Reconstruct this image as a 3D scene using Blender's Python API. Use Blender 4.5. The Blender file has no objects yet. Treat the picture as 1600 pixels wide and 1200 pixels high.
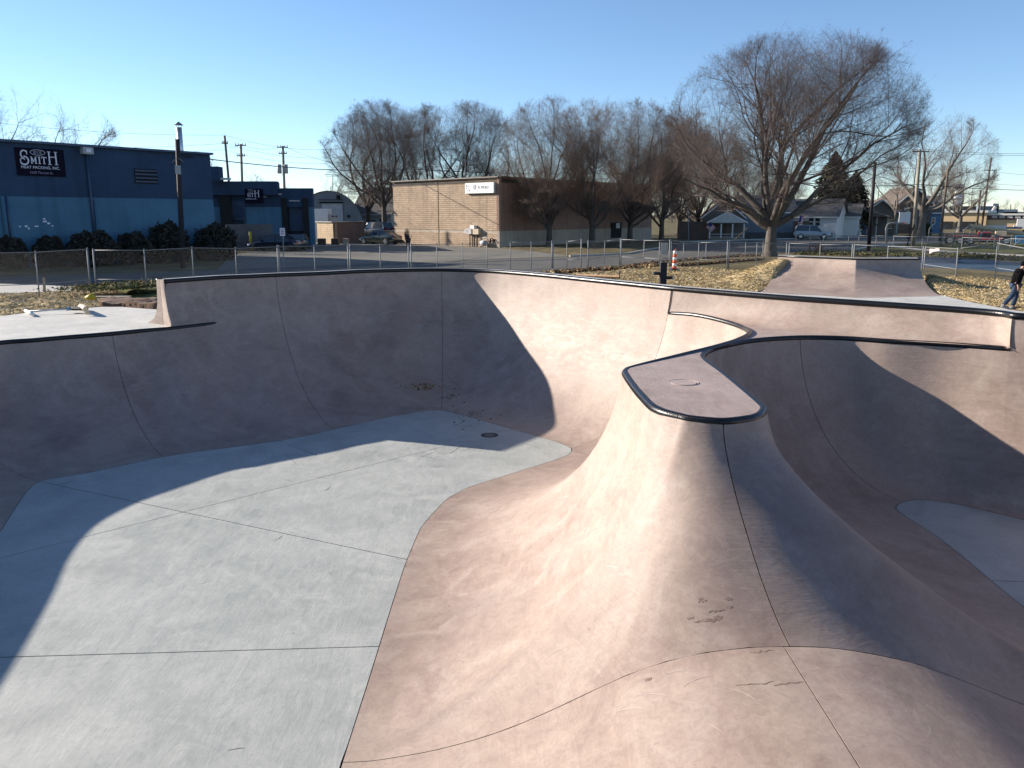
import bpy, bmesh, math, random
import numpy as np
from mathutils import Vector, Matrix
random.seed(7); rng = np.random.default_rng(7)
R = math.radians
# ------------------------------------------------------------------ camera, sky, sun, exposure
F = 1260.; TH = math.atan(265 / F); CO, SI = math.cos(TH), math.sin(TH); ZC = 3.2
sc = bpy.context.scene
col = sc.collection
cam_d = bpy.data.cameras.new("camera"); cam = bpy.data.objects.new("camera", cam_d); col.objects.link(cam)
cam_d.sensor_width = 36; cam_d.lens = 36 * F / 1600; cam_d.clip_end = 5000; cam_d.clip_start = 0.05
cam.location = (0, 0, ZC); cam.rotation_euler = (math.pi / 2 - TH, 0, 0)
sc.camera = cam
SUN_DIR = Vector((.929, -.370, -.378)).normalized()      # the way the light travels
world = bpy.data.worlds.new("World"); sc.world = world; world.use_nodes = True
wn = world.node_tree; bg = wn.nodes["Background"]
sky = wn.nodes.new("ShaderNodeTexSky"); sky.sky_type = 'NISHITA'; sky.sun_disc = False
sky.sun_elevation = math.asin(-SUN_DIR.z)
sky.sun_rotation = math.atan2(-SUN_DIR.x, -SUN_DIR.y)
sky.air_density = .8; sky.dust_density = 0.0; sky.ozone_density = 3.2; sky.altitude = 200
wn.links.new(sky.outputs[0], bg.inputs[0]); bg.inputs[1].default_value = 0.086
sun_d = bpy.data.lights.new("sun", 'SUN'); sun_d.energy = 5.0; sun_d.angle = R(0.53); sun_d.color = (1, .90, .78)
sun = bpy.data.objects.new("sun", sun_d); col.objects.link(sun)
sun.rotation_euler = SUN_DIR.to_track_quat('-Z', 'Y').to_euler(); sun.location = (-30, 20, 40)
sc.view_settings.view_transform = 'Standard'; sc.view_settings.look = 'None'
sc.view_settings.exposure = 1.13; sc.view_settings.gamma = 1; sc.view_settings.use_curve_mapping = False

# ------------------------------------------------------------------ helpers
def ray(px, py):
    v = py - 600; w = F * CO - v * SI
    return (px - 800) / w, (v * CO + F * SI) / w
def G(px, py, z=0.):
    """where the sight line of a photo pixel meets the level z"""
    a, b = ray(px, py); D = (ZC - z) / b
    return Vector((a * D, D, z))
def P(px, py, D):
    """point of that sight line at distance D"""
    a, b = ray(px, py); return Vector((a * D, D, ZC - b * D))

def mat(name, c, rough=.8, var=.15, scale=3., c2=None, bump=.0, metal=0., detail=6., aniso=None, spec=None, mix=(.35, .65), fine=0., coat=0.):
    m = bpy.data.materials.new(name); m.use_nodes = True; nt = m.node_tree; N = nt.nodes; L = nt.links
    b = N["Principled BSDF"]; b.inputs["Roughness"].default_value = rough; b.inputs["Metallic"].default_value = metal
    if spec is not None: b.inputs["Specular IOR Level"].default_value = spec
    if coat: b.inputs["Coat Weight"].default_value = coat; b.inputs["Coat Roughness"].default_value = .08
    tc = N.new("ShaderNodeTexCoord"); mp = N.new("ShaderNodeMapping"); L.new(tc.outputs["Object"], mp.inputs[0])
    if aniso: mp.inputs["Scale"].default_value = aniso
    n = N.new("ShaderNodeTexNoise"); n.inputs["Scale"].default_value = scale; n.inputs["Detail"].default_value = detail
    n.inputs["Roughness"].default_value = .62
    L.new(mp.outputs[0], n.inputs[0])
    r = N.new("ShaderNodeValToRGB"); L.new(n.outputs[0], r.inputs[0])
    c = tuple(x * .86 for x in c); c2 = c2 and tuple(x * .86 for x in c2)
    if c2 is None: c2 = tuple(min(1, x * (1 + var)) for x in c); c = tuple(x * (1 - var) for x in c)
    r.color_ramp.elements[0].color = (*c, 1); r.color_ramp.elements[1].color = (*c2, 1)
    r.color_ramp.elements[0].position = mix[0]; r.color_ramp.elements[1].position = mix[1]
    out = r.outputs[0]
    if fine:
        n2 = N.new("ShaderNodeTexNoise"); n2.inputs["Scale"].default_value = scale * 14; n2.inputs["Detail"].default_value = 4
        L.new(mp.outputs[0], n2.inputs[0])
        mx = N.new("ShaderNodeMix"); mx.data_type = 'RGBA'; mx.blend_type = 'OVERLAY'; mx.inputs[0].default_value = fine
        L.new(out, mx.inputs[6]); L.new(n2.outputs[0], mx.inputs[7]); out = mx.outputs[2]
    L.new(out, b.inputs["Base Color"])
    if bump:
        bp = N.new("ShaderNodeBump"); bp.inputs["Strength"].default_value = bump; bp.inputs["Distance"].default_value = .02
        n3 = N.new("ShaderNodeTexNoise"); n3.inputs["Scale"].default_value = scale * 6; n3.inputs["Detail"].default_value = 6
        L.new(mp.outputs[0], n3.inputs[0]); L.new(n3.outputs[0], bp.inputs["Height"]); L.new(bp.outputs[0], b.inputs["Normal"])
    return m

def concrete(name, ca, cb, cc, stain, rough=(.42, .62), big=.55, flat=False):
    """troweled concrete: slow tint drift, blotches, trowel sweeps, pale scuffs, sparse dark smears"""
    m = bpy.data.materials.new(name); m.use_nodes = True; nt = m.node_tree; N = nt.nodes; L = nt.links
    b = N["Principled BSDF"]
    tc = N.new("ShaderNodeTexCoord")
    def noise(scale, detail=5, dist=0., sc3=(1, 1, 1), rot=(0, 0, 0), rg=.6):
        mp = N.new("ShaderNodeMapping"); mp.inputs["Scale"].default_value = sc3; mp.inputs["Rotation"].default_value = rot
        L.new(tc.outputs["Object"], mp.inputs[0])
        n = N.new("ShaderNodeTexNoise"); n.inputs["Scale"].default_value = scale; n.inputs["Detail"].default_value = detail
        n.inputs["Distortion"].default_value = dist; n.inputs["Roughness"].default_value = rg
        L.new(mp.outputs[0], n.inputs[0]); return n.outputs[0]
    def ramp(src, a, b_, va=0., vb=1.):
        r = N.new("ShaderNodeMapRange"); L.new(src, r.inputs[0]); r.inputs[1].default_value = a; r.inputs[2].default_value = b_
        r.inputs[3].default_value = va; r.inputs[4].default_value = vb; r.clamp = True; return r.outputs[0]
    def mixc(f, A, B, mode='MIX'):
        x = N.new("ShaderNodeMix"); x.data_type = 'RGBA'; x.blend_type = mode
        for i, v in ((0, f), (6, A), (7, B)):
            if isinstance(v, (int, float)): x.inputs[i].default_value = v
            elif isinstance(v, tuple): x.inputs[i].default_value = (*v, 1)
            else: L.new(v, x.inputs[i])
        return x.outputs[2]
    c1 = mixc(ramp(noise(big, 3, .6), .38, .62), ca, cb)
    c2 = mixc(ramp(noise(big * 2.7, 6, 1.2), .47, .68, 0, .8), c1, cc)
    sweep = noise(1.6, 7, 1.6, (1, 1, 3.2) if not flat else (2.6, .9, 1), (.2, .3, .5), .68)
    c3 = mixc(ramp(sweep, .35, .7, 0., .42), c2, tuple(min(1, x * 1.30) for x in cb))
    streak = noise(7., 5, .4, (.5, .5, 6) if not flat else (3.5, .6, 1), (.1, .05, .7), .7)
    c4 = mixc(ramp(streak, .56, .74, 0., .26), c3, tuple(min(1, x * 1.45) for x in cb))
    c4b = mixc(ramp(noise(.42, 3, .5), .55, .72, 0., .36), c4, stain)
    c5 = mixc(ramp(noise(3.1, 8, 2.5, (1, 1, 1.8)), .67, .76, 0., .5), c4b, stain)
    pits = mixc(ramp(noise(23., 2), .70, .76, 0., .35), c5, tuple(x * .6 for x in stain))
    vor = N.new("ShaderNodeTexVoronoi"); vor.feature = 'DISTANCE_TO_EDGE'; vor.inputs["Scale"].default_value = .33; L.new(tc.outputs["Object"], vor.inputs[0])
    wv = N.new("ShaderNodeTexNoise"); wv.inputs["Scale"].default_value = 2.2; wv.inputs["Detail"].default_value = 7
    va = N.new("ShaderNodeVectorMath"); va.operation = 'MULTIPLY_ADD'; L.new(wv.outputs["Color"], va.inputs[0]); va.inputs[1].default_value = (.55, .55, .55); L.new(tc.outputs["Object"], va.inputs[2]); L.new(va.outputs[0], vor.inputs[0])
    crack = mixc(ramp(vor.outputs["Distance"], .0010, .0022, .10, 0.), pits, stain)
    mot = mixc(ramp(noise(9., 6, 1.5), .42, .66, 0., .22), crack, stain)
    c6 = mixc(ramp(noise(60., 3), .3, .75, 0., .10), mot, stain)
    L.new(c6, b.inputs["Base Color"])
    L.new(ramp(sweep, .3, .7, rough[0], rough[1]), b.inputs["Roughness"])
    b.inputs["Specular IOR Level"].default_value = .5
    bp = N.new("ShaderNodeBump"); bp.inputs["Strength"].default_value = .22; bp.inputs["Distance"].default_value = .012
    ad = N.new("ShaderNodeMath"); ad.operation = 'ADD'; L.new(sweep, ad.inputs[0]); L.new(streak, ad.inputs[1])
    L.new(ad.outputs[0], bp.inputs["Height"]); L.new(bp.outputs[0], b.inputs["Normal"])
    return m

def blockwall(name, c1, c2, mortar, bw, bh, axis_scale=1., rough=.9, bump=.5, mort=.012, band=None):
    m = bpy.data.materials.new(name); m.use_nodes = True; nt = m.node_tree; N = nt.nodes; L = nt.links
    b = N["Principled BSDF"]; b.inputs["Roughness"].default_value = rough
    uv = N.new("ShaderNodeUVMap"); bt = N.new("ShaderNodeTexBrick"); L.new(uv.outputs[0], bt.inputs[0])
    bt.inputs["Color1"].default_value = (*c1, 1); bt.inputs["Color2"].default_value = (*c2, 1); bt.inputs["Mortar"].default_value = (*mortar, 1)
    bt.inputs["Scale"].default_value = 1; bt.inputs["Brick Width"].default_value = bw; bt.inputs["Row Height"].default_value = bh
    bt.inputs["Mortar Size"].default_value = mort; bt.inputs["Mortar Smooth"].default_value = .3
    tc = N.new("ShaderNodeTexCoord"); n = N.new("ShaderNodeTexNoise"); n.inputs["Scale"].default_value = .5; n.inputs["Detail"].default_value = 8
    L.new(tc.outputs["Object"], n.inputs[0])
    mx = N.new("ShaderNodeMix"); mx.data_type = 'RGBA'; mx.blend_type = 'OVERLAY'; mx.inputs[0].default_value = .35
    L.new(bt.outputs[0], mx.inputs[6]); L.new(n.outputs[0], mx.inputs[7])
    mp = N.new("ShaderNodeMapping"); mp.inputs["Scale"].default_value = (2.2, 2.2, .12); L.new(tc.outputs["Object"], mp.inputs[0])
    ns = N.new("ShaderNodeTexNoise"); ns.inputs["Scale"].default_value = 1.; ns.inputs["Detail"].default_value = 6; L.new(mp.outputs[0], ns.inputs[0])
    mr = N.new("ShaderNodeMapRange"); L.new(ns.outputs[0], mr.inputs[0]); mr.inputs[1].default_value = .52; mr.inputs[2].default_value = .75; mr.inputs[3].default_value = 0; mr.inputs[4].default_value = .45
    m3 = N.new("ShaderNodeMix"); m3.data_type = 'RGBA'; L.new(mr.outputs[0], m3.inputs[0]); L.new(mx.outputs[2], m3.inputs[6]); m3.inputs[7].default_value = (*[x * .6 for x in mortar], 1); L.new(m3.outputs[2], b.inputs["Base Color"])
    bp = N.new("ShaderNodeBump"); bp.inputs["Strength"].default_value = bump; bp.inputs["Distance"].default_value = .03
    n2 = N.new("ShaderNodeTexNoise"); n2.inputs["Scale"].default_value = 9; n2.inputs["Detail"].default_value = 6; L.new(tc.outputs["Object"], n2.inputs[0])
    s = N.new("ShaderNodeMath"); s.operation = 'SUBTRACT'; L.new(n2.outputs[0], s.inputs[0]); L.new(bt.outputs["Fac"], s.inputs[1])
    L.new(s.outputs[0], bp.inputs["Height"]); L.new(bp.outputs[0], b.inputs["Normal"])
    return m

M = dict(
    pink=concrete("pink_concrete", (.256, .187, .152), (.350, .270, .221), (.386, .312, .262), (.125, .084, .078), (.56, .70)),
    grey=concrete("grey_concrete", (.300, .318, .300), (.378, .392, .370), (.445, .452, .425), (.20, .215, .205), (.5, .7), .45, True),
    deckw=concrete("pale_deck_concrete", (.42, .41, .37), (.50, .49, .445), (.55, .54, .50), (.28, .27, .255), (.6, .8), .8, True),
    mauve=concrete("mauve_deck_concrete", (.31, .235, .20), (.38, .295, .255), (.41, .33, .29), (.18, .135, .12), (.5, .7), .7, True),
    filler=mat("joint_sealant", (.035, .03, .028), .9),
    steel_black=mat("black_coping_paint", (.004, .004, .005), .32, .3, 8, (.010, .009, .009), mix=(.5, .8), spec=.45, bump=.15),
    galv=mat("galvanised_steel", (.27, .275, .28), .7, .15, 20, metal=.25),
    wire=mat("fence_wire", (.15, .155, .16), .6, .1, 20, metal=.4),
    asphalt=mat("asphalt", (.105, .104, .098), .92, .15, .25, (.145, .142, .132), bump=.2, fine=.25, spec=.15),
    lot=mat("worn_lot_paving", (.16, .152, .132), .95, .15, .2, (.225, .212, .185), bump=.2, fine=.3, spec=.15),
    walk=mat("sidewalk_concrete", (.45, .44, .41), .9, .1, .8, fine=.2),
    ground=mat("dormant_grass", (.105, .085, .045), 1, .2, .35, (.19, .16, .085), bump=.6, fine=.5, spec=.1),
    greeng=mat("green_grass", (.055, .075, .022), 1, .2, 1.2, (.13, .13, .045), bump=.6, fine=.5, spec=.1),
    straw=mat("straw_mulch", (.34, .25, .12), 1, .2, 1.6, (.56, .44, .25), bump=.8, fine=.6, spec=.1),
    strawpale=mat("pale_straw", (.55, .46, .29), .9, .25, 3),
    strawdry=mat("straw_blade", (.42, .31, .14), .9, .3, 3),
    soil=mat("turned_soil", (.10, .055, .035), 1, .25, 2, (.17, .10, .065), bump=.8, fine=.5),
    leaf1=mat("fallen_leaf", (.16, .065, .028), .9, .4, 5), leaf2=mat("tan_leaf", (.28, .16, .07), .9, .3, 5),
    court=mat("blue_court_paint", (.050, .095, .15), 1, .1, .5, fine=.15, spec=.1),
    bark=mat("bark", (.075, .062, .052), 1, .2, 4, (.15, .125, .105), bump=.8, aniso=(3, 3, .6)),
    barkgrey=mat("grey_bark", (.13, .115, .095), 1, .2, 4, (.22, .19, .155), bump=.9, aniso=(3, 3, .6)),
    twig=mat("twig_bark", (.14, .108, .095), 1, .2, 2),
    twigwarm=mat("warm_twig_bark", (.20, .145, .115), 1, .25, 2),
    twigpale=mat("pale_twig_bark", (.24, .205, .175), 1, .2, 2),
    conifer=mat("conifer_needles", (.035, .042, .020), 1, .3, 2, (.10, .10, .045)),
    shrub=mat("shrub_foliage", (.018, .017, .013), .8, .4, 3, (.05, .042, .030)),
    smith_hi=blockwall("navy_painted_block", (.028, .055, .105), (.031, .060, .113), (.024, .048, .095), .40, .20, bump=.35, mort=.008),
    smith_lo=blockwall("light_blue_painted_block", (.070, .158, .235), (.074, .167, .247), (.060, .142, .215), .40, .20, bump=.35, mort=.008),
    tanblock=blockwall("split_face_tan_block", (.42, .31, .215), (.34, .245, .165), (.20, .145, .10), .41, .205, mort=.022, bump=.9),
    tanshade=blockwall("shaded_tan_block", (.30, .185, .135), (.26, .16, .115), (.20, .13, .10), .41, .205, mort=.01),  # tan block with shade put into its colour, for faces turned from the sun
    tanlow=blockwall("smooth_tan_block", (.40, .34, .27), (.37, .31, .25), (.30, .25, .2), .41, .205, mort=.008),
    yardblock=blockwall("yard_block", (.46, .35, .22), (.38, .28, .17), (.27, .2, .14), .5, .22, mort=.02),
    greyblock=blockwall("grey_low_block", (.16, .15, .15), (.13, .12, .125), (.10, .10, .10), .5, .25),
    trimnavy=mat("navy_metal_trim", (.045, .075, .14), .5),
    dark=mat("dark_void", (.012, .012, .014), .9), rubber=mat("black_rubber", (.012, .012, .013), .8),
    glass=mat("window_glass", (.03, .04, .05), .08, .1, 2, spec=.8),
    white=mat("white_paint", (.78, .78, .76), .6, .04, 2), offwhite=mat("off_white_siding", (.62, .62, .58), .8, .06, 2),
    creme=mat("cream_wall", (.62, .46, .27), .85, .06, .5), cremed=mat("brown_cladding", (.12, .09, .08), .8),
    roofgrey=mat("grey_shingle", (.13, .125, .12), .95, .2, 2), roofbrown=mat("brown_shingle", (.12, .095, .08), .95, .2, 2),
    quonset=mat("grey_blue_sheet_metal", (.17, .21, .25), .7, .08, 1),
    wood=mat("weathered_pole_wood", (.13, .10, .075), .95, .25, 3, bump=.5, aniso=(4, 4, .5)), woodpale=mat("pale_pole_wood", (.30, .26, .20), .95, .2, 3, aniso=(4, 4, .5)),
    wooddark=mat("dark_treated_wood", (.025, .018, .022), .8, .25, 3, aniso=(4, 4, .5)),
    lumber=mat("fresh_lumber", (.55, .35, .2), .9, .2, 6),
    wireblk=mat("black_cable", (.02, .02, .02), .7), wiregrey=mat("bare_cable", (.3, .3, .3), .5),
    yellow=mat("yellow_paint", (.55, .43, .03), .6, .1, 5), orange=mat("orange_plastic", (.75, .10, .02), .5), red=mat("red_vehicle_paint", (.36, .018, .02), .35, .2, 2, coat=.4),
    signblack=mat("sign_black", (.010, .008, .02), .8, spec=.1), signwhite=mat("sign_white_print", (.88, .84, .90), .6, .03), signpurple=mat("sign_lilac_print", (.36, .30, .40), .6),
    signgreen=mat("sign_green_print", (.22, .30, .24), .6), signgrey=mat("sign_grey_print", (.16, .16, .24), .6),
    chrome=mat("chrome", (.7, .7, .7), .2, .05, 4, metal=1.), alu=mat("bright_flue_metal", (.62, .66, .70), .35, .06, 4, metal=.7),
    carsilver=mat("pewter_car_paint", (.13, .15, .13), .18, .1, 2, metal=.6, coat=.8), carwhite=mat("pale_car_paint", (.45, .48, .5), .3, .05, 2, coat=.6),
    cardark=mat("dark_car_paint", (.012, .016, .03), .2, .1, 2, coat=.8), tail=mat("tail_lamp_lens", (.35, .01, .01), .2),
    skin=mat("skin", (.48, .27, .19), .6, .06, 9), denim=mat("denim", (.040, .060, .10), .95, .25, 9, spec=.1), knit=mat("black_fleece", (.006, .006, .007), 1, .3, 9, spec=.05),
    shoe=mat("grey_shoe", (.20, .20, .21), .7), flagred=mat("flag_red", (.45, .04, .05), .9), flagblue=mat("flag_blue", (.03, .04, .2), .9),
    blue=mat("tarp_blue", (.05, .22, .42), .8), darkred=mat("dark_red_door", (.22, .03, .03), .7), bluehouse=mat("blue_siding", (.11, .22, .38), .85), taupe=mat("taupe_siding", (.17, .15, .13), .9, .1, 1),
    brownfence=mat("brown_board", (.13, .09, .07), .9, .15, 2), hedge=mat("hedge_leaf", (.035, .05, .015), .9, .3, 3, (.10, .10, .03)), box=mat("meter_grey", (.42, .42, .42), .6), boxtan=mat("meter_tan", (.5, .42, .3), .7))

def tag(o, label=None, cat=None, group=None, kind=None):
    if label: o['label'] = label
    if cat: o['category'] = cat
    if group: o['group'] = group
    if kind: o['kind'] = kind
    return o
def thing(name, label, cat, loc=(0, 0, 0), rz=0., group=None, kind=None):
    o = bpy.data.objects.new(name, None); col.objects.link(o); o.location = loc; o.rotation_euler = (0, 0, rz)
    o.empty_display_size = .2
    return tag(o, label, cat, group, kind)
def copy_tree(o, parent=None):
    c = o.copy(); col.objects.link(c)
    if parent: c.parent = parent
    for ch in o.children: copy_tree(ch, c)
    return c
def addmesh(name, v, f, m, parent=None, smooth=False, uvs=None):
    me = bpy.data.meshes.new(name); me.from_pydata([tuple(p) for p in v], [], f)
    if smooth: me.polygons.foreach_set("use_smooth", [True] * len(me.polygons))
    if uvs: 
        l = me.uv_layers.new(name="UVMap"); 
        for i, uv in enumerate(uvs): l.data[i].uv = uv
    me.materials.append(m); me.update()
    o = bpy.data.objects.new(name, me); col.objects.link(o)
    if parent: o.parent = parent
    return o

class MB:
    def __init__(s): s.v = []; s.f = []
    def add(s, v, f):
        n = len(s.v); s.v += [tuple(p) for p in v]; s.f += [tuple(i + n for i in q) for q in f]; return s
    def box(s, c, d, rz=0., rx=0., ry=0.):
        x, y, z = (k / 2 for k in d)
        m = Matrix.Rotation(rz, 3, 'Z') @ Matrix.Rotation(ry, 3, 'Y') @ Matrix.Rotation(rx, 3, 'X')
        c = Vector(c)
        vs = [c + m @ Vector((a * x, b * y, e * z)) for a in (-1, 1) for b in (-1, 1) for e in (-1, 1)]
        return s.add(vs, [(0, 1, 3, 2), (4, 6, 7, 5), (0, 4, 5, 1), (2, 3, 7, 6), (0, 2, 6, 4), (1, 5, 7, 3)])
    def hexa(s, bottom, top):
        """bottom, top: four points each in the same turning sense"""
        return s.add(list(bottom) + list(top), [(3, 2, 1, 0), (4, 5, 6, 7), (0, 1, 5, 4), (1, 2, 6, 5), (2, 3, 7, 6), (3, 0, 4, 7)])
    def tube(s, pts, r, n=8, cap=True):
        pts = [Vector(p) for p in pts]; rs = r if isinstance(r, (list, tuple)) else [r] * len(pts)
        rings = []; ref = None
        for i, p in enumerate(pts):
            t = (pts[min(i + 1, len(pts) - 1)] - pts[max(i - 1, 0)]).normalized()
            if ref is None: ref = Vector((0, 0, 1)) if abs(t.z) < .9 else Vector((1, 0, 0))
            a = t.cross(ref).normalized(); b = t.cross(a).normalized(); ref = -b if False else a.cross(t) * 1.0
            rings.append([p + (a * math.cos(k * 2 * math.pi / n) + b * math.sin(k * 2 * math.pi / n)) * rs[i] for k in range(n)])
        v = [q for rg in rings for q in rg]; f = []
        for i in range(len(pts) - 1):
            for k in range(n):
                f.append((i * n + k, i * n + (k + 1) % n, (i + 1) * n + (k + 1) % n, (i + 1) * n + k))
        if cap: f.append(tuple(range(n))[::-1]); f.append(tuple((len(pts) - 1) * n + k for k in range(n)))
        return s.add(v, f)
    def prism(s, poly, z0, z1):
        n = len(poly)
        v = [(p[0], p[1], z0) for p in poly] + [(p[0], p[1], z1) for p in poly]
        return s.add(v, [tuple(range(n))[::-1], tuple(range(n, 2 * n))] + [(i, (i + 1) % n, n + (i + 1) % n, n + i) for i in range(n)])
    def build(s, name, m, parent=None, smooth=False): return addmesh(name, s.v, s.f, m, parent, smooth)

def segs_mesh(name, segs, m, parent=None, n=3):
    """thousands of tapering rods at once: rows x0 y0 z0 x1 y1 z1 r0 r1"""
    A = np.asarray(segs, dtype=float); p0, p1 = A[:, :3], A[:, 3:6]; r0, r1 = A[:, 6:7], A[:, 7:8]
    t = p1 - p0; t /= np.linalg.norm(t, axis=1, keepdims=True) + 1e-9
    ref = np.where(np.abs(t[:, 2:3]) < .9, np.array([[0, 0, 1.]]), np.array([[1., 0, 0]]))
    a = np.cross(t, ref); a /= np.linalg.norm(a, axis=1, keepdims=True) + 1e-9; b = np.cross(t, a)
    V = []
    for r, p in ((r0, p0), (r1, p1)):
        for k in range(n):
            an = 2 * math.pi * k / n; V.append(p + (a * math.cos(an) + b * math.sin(an)) * r)
    V = np.stack(V, 1).reshape(-1, 3); N = len(A)
    base = (np.arange(N) * 2 * n)[:, None, None]
    q = np.array([[k, (k + 1) % n, n + (k + 1) % n, n + k] for k in range(n)])[None]
    Fq = (base + q).reshape(-1)
    me = bpy.data.meshes.new(name); me.vertices.add(len(V)); me.vertices.foreach_set("co", V.ravel())
    nf = N * n; me.loops.add(nf * 4); me.loops.foreach_set("vertex_index", Fq.astype(np.int32))
    me.polygons.add(nf); me.polygons.foreach_set("loop_start", np.arange(0, nf * 4, 4, dtype=np.int32)); me.polygons.foreach_set("loop_total", np.full(nf, 4, dtype=np.int32))
    me.polygons.foreach_set("use_smooth", np.ones(nf, dtype=bool)); me.update(calc_edges=True); me.materials.append(m)
    o = bpy.data.objects.new(name, me); col.objects.link(o)
    if parent: o.parent = parent
    return o
def quads_mesh(name, C, U, V, mats, parent=None):
    """many small free quads: centres, half axes"""
    C, U, V = map(np.asarray, (C, U, V)); N = len(C)
    W = np.stack([C - U - V, C + U - V, C + U + V, C - U + V], 1).reshape(-1, 3)
    me = bpy.data.meshes.new(name); me.vertices.add(len(W)); me.vertices.foreach_set("co", W.ravel())
    me.loops.add(N * 4); me.loops.foreach_set("vertex_index", np.arange(N * 4, dtype=np.int32))
    me.polygons.add(N); me.polygons.foreach_set("loop_start", np.arange(0, N * 4, 4, dtype=np.int32)); me.polygons.foreach_set("loop_total", np.full(N, 4, dtype=np.int32))
    if not isinstance(mats, (list, tuple)): mats = [mats]
    for m in mats: me.materials.append(m)
    me.polygons.foreach_set("material_index", rng.integers(0, len(mats), N).astype(np.int32)); me.update(calc_edges=True)
    o = bpy.data.objects.new(name, me); col.objects.link(o)
    if parent: o.parent = parent
    return o
def inpoly(x, y, poly):
    c = np.zeros(len(x), bool); n = len(poly)
    for i in range(n):
        x0, y0 = poly[i][0], poly[i][1]; x1, y1 = poly[i - 1][0], poly[i - 1][1]
        if y0 == y1: continue
        k = ((y0 > y) != (y1 > y)) & (x < (x1 - x0) * (y - y0) / (y1 - y0) + x0); c ^= k
    return c
def wallquad(name, a, b, z0, z1, m, parent, t=.25, u0=0.):
    """upright wall slab from a to b (plan points), front towards the camera, UV in metres"""
    a = Vector((a[0], a[1], 0)); b = Vector((b[0], b[1], 0)); d = (b - a); L = d.length; d.normalize()
    nrm = Vector((-d.y, d.x, 0)); 
    v = []; f = []
    q = [a, b, b + nrm * t, a + nrm * t]
    for z in (z0, z1): v += [(p.x, p.y, z) for p in q]
    f = [(0, 1, 5, 4), (1, 2, 6, 5), (2, 3, 7, 6), (3, 0, 4, 7), (4, 5, 6, 7), (3, 2, 1, 0)]
    uv = []
    for lo in ((0, L), (L, L + t), (L + t, 2 * L + t), (0, t)):
        uv += [(u0 + lo[0], z0), (u0 + lo[1], z0), (u0 + lo[1], z1), (u0 + lo[0], z1)]
    uv += [(0, 0)] * 8
    return addmesh(name, v, f, m, parent, uvs=uv)

def catmull(P_, sub):
    P_ = [Vector(p) for p in P_]; out = []; n = len(P_)
    for i in range(n - 1):
        p0 = P_[i - 1] if i else P_[0] * 2 - P_[1]; p1, p2 = P_[i], P_[i + 1]; p3 = P_[i + 2] if i + 2 < n else p2 * 2 - p1
        for k in range(sub):
            t = k / sub
            out.append(.5 * ((2 * p1) + (p2 - p0) * t + (2 * p0 - 5 * p1 + 4 * p2 - p3) * t * t + (3 * p1 - p0 - 3 * p2 + p3) * t ** 3))
    out.append(P_[-1]); return out

# ================================================================== THE BOWL
ZU, ZL, ZF, ZG = 1.65, .53, -1.7, -1.4       # upper lip, low left lip, left floor, right floor
GAP = .0052; NV = 26; SUB = 6
bowl = thing('skate_bowl', 'large pink and grey concrete skate bowl with a raised peninsula and black coping', 'skate bowl')
HX = [-3, -1.55, -1.02, -.54, -.05, .43, .88, 1.2, 1.61, 2.08, 2.46, 2.9, 3.41, 3.7, 4.05, 4.3, 4.61, 5.0, 5.5, 6.1, 8]
HZ = [-1.7, -1.70, -1.64, -1.53, -1.36, -1.13, -.89, -.745, -.62, -.552, -.54, -.562, -.66, -.745, -.885, -.99, -1.115, -1.24, -1.35, -1.4, -1.4]
_hs = catmull([Vector((x, z, 0)) for x, z in zip(HX, HZ)], 12); _hx = [p.x for p in _hs]; _hz = [p.y for p in _hs]
def hz(x): return float(np.interp(x, _hx, _hz))
def hslope(x): return (hz(x + .05) - hz(x - .05)) / .1

sealant_under = MB()  # dark sealant sheet just beneath the panels, seen in their joints
def grid_faces(nu, nv, flip=False):
    f = []
    for i in range(nu - 1):
        for j in range(nv - 1):
            q = (i * nv + j, (i + 1) * nv + j, (i + 1) * nv + j + 1, i * nv + j + 1)
            f.append(q[::-1] if flip else q)
    return f
def skirted(name, g, m, cuts, flip, parent=bowl, skip_under=False, nogap=()):
    """g[u][v] grid of points, cut in panels at the u indices; panels stand apart by a narrow joint"""
    nu, nv = len(g), len(g[0])
    def nrm(i, j):
        a = g[min(i + 1, nu - 1)][j] - g[max(i - 1, 0)][j]; b = g[i][min(j + 1, nv - 1)] - g[i][max(j - 1, 0)]
        n = a.cross(b); n = n.normalized() if n.length > 1e-9 else Vector((0, 0, 1))
        return -n if flip else n
    NN = [[nrm(i, j) for j in range(nv)] for i in range(nu)]
    if not skip_under:
        sealant_under.add([g[i][j] - NN[i][j] * .022 for i in range(nu) for j in range(nv)], grid_faces(nu, nv, flip))
    cuts = [0] + [c for c in cuts if 0 < c < nu - 1] + [nu - 1]
    for a, b in zip(cuts[:-1], cuts[1:]):
        cols = []
        for i in range(a, b + 1):
            c = [p.copy() for p in g[i]]
            if (i == a or i == b) and i not in nogap:
                o = g[i + 1] if i == a else g[i - 1]
                c = [p + (q - p).normalized() * min(GAP, (q - p).length * .4) for p, q in zip(c, o)]
            if True:
                c[-1] = c[-1] + (c[-2] - c[-1]).normalized() * GAP
            cols.append(c)
        v = [p for c in cols for p in c]; f = grid_faces(len(cols), nv, flip)
        n0 = len(v); sk = []
        for i, src in ((0, a), (len(cols) - 1, b)):
            base = len(v)
            v += [p.copy() for p in cols[i]] + [p - NN[src][j] * .022 for j, p in enumerate(cols[i])]
            for j in range(nv - 1): sk.append((base + j, base + j + 1, base + nv + j + 1, base + nv + j))
        o = addmesh(name, v, f + sk, m, parent, smooth=False)
        o.data.polygons.foreach_set("use_smooth", [True] * len(f) + [False] * len(sk))
    return NN
_nt = catmull([Vector((a, b, 0)) for a, b in ((0, 1), (.02, .91), (.05, .83), (.134, .695), (.26, .54), (.406, .395), (.6, .22), (.774, .10), (.9, .035), (1, 0))], 10)
_nx = [p.x for p in _nt]; _ny = [p.y for p in _nt]
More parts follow.
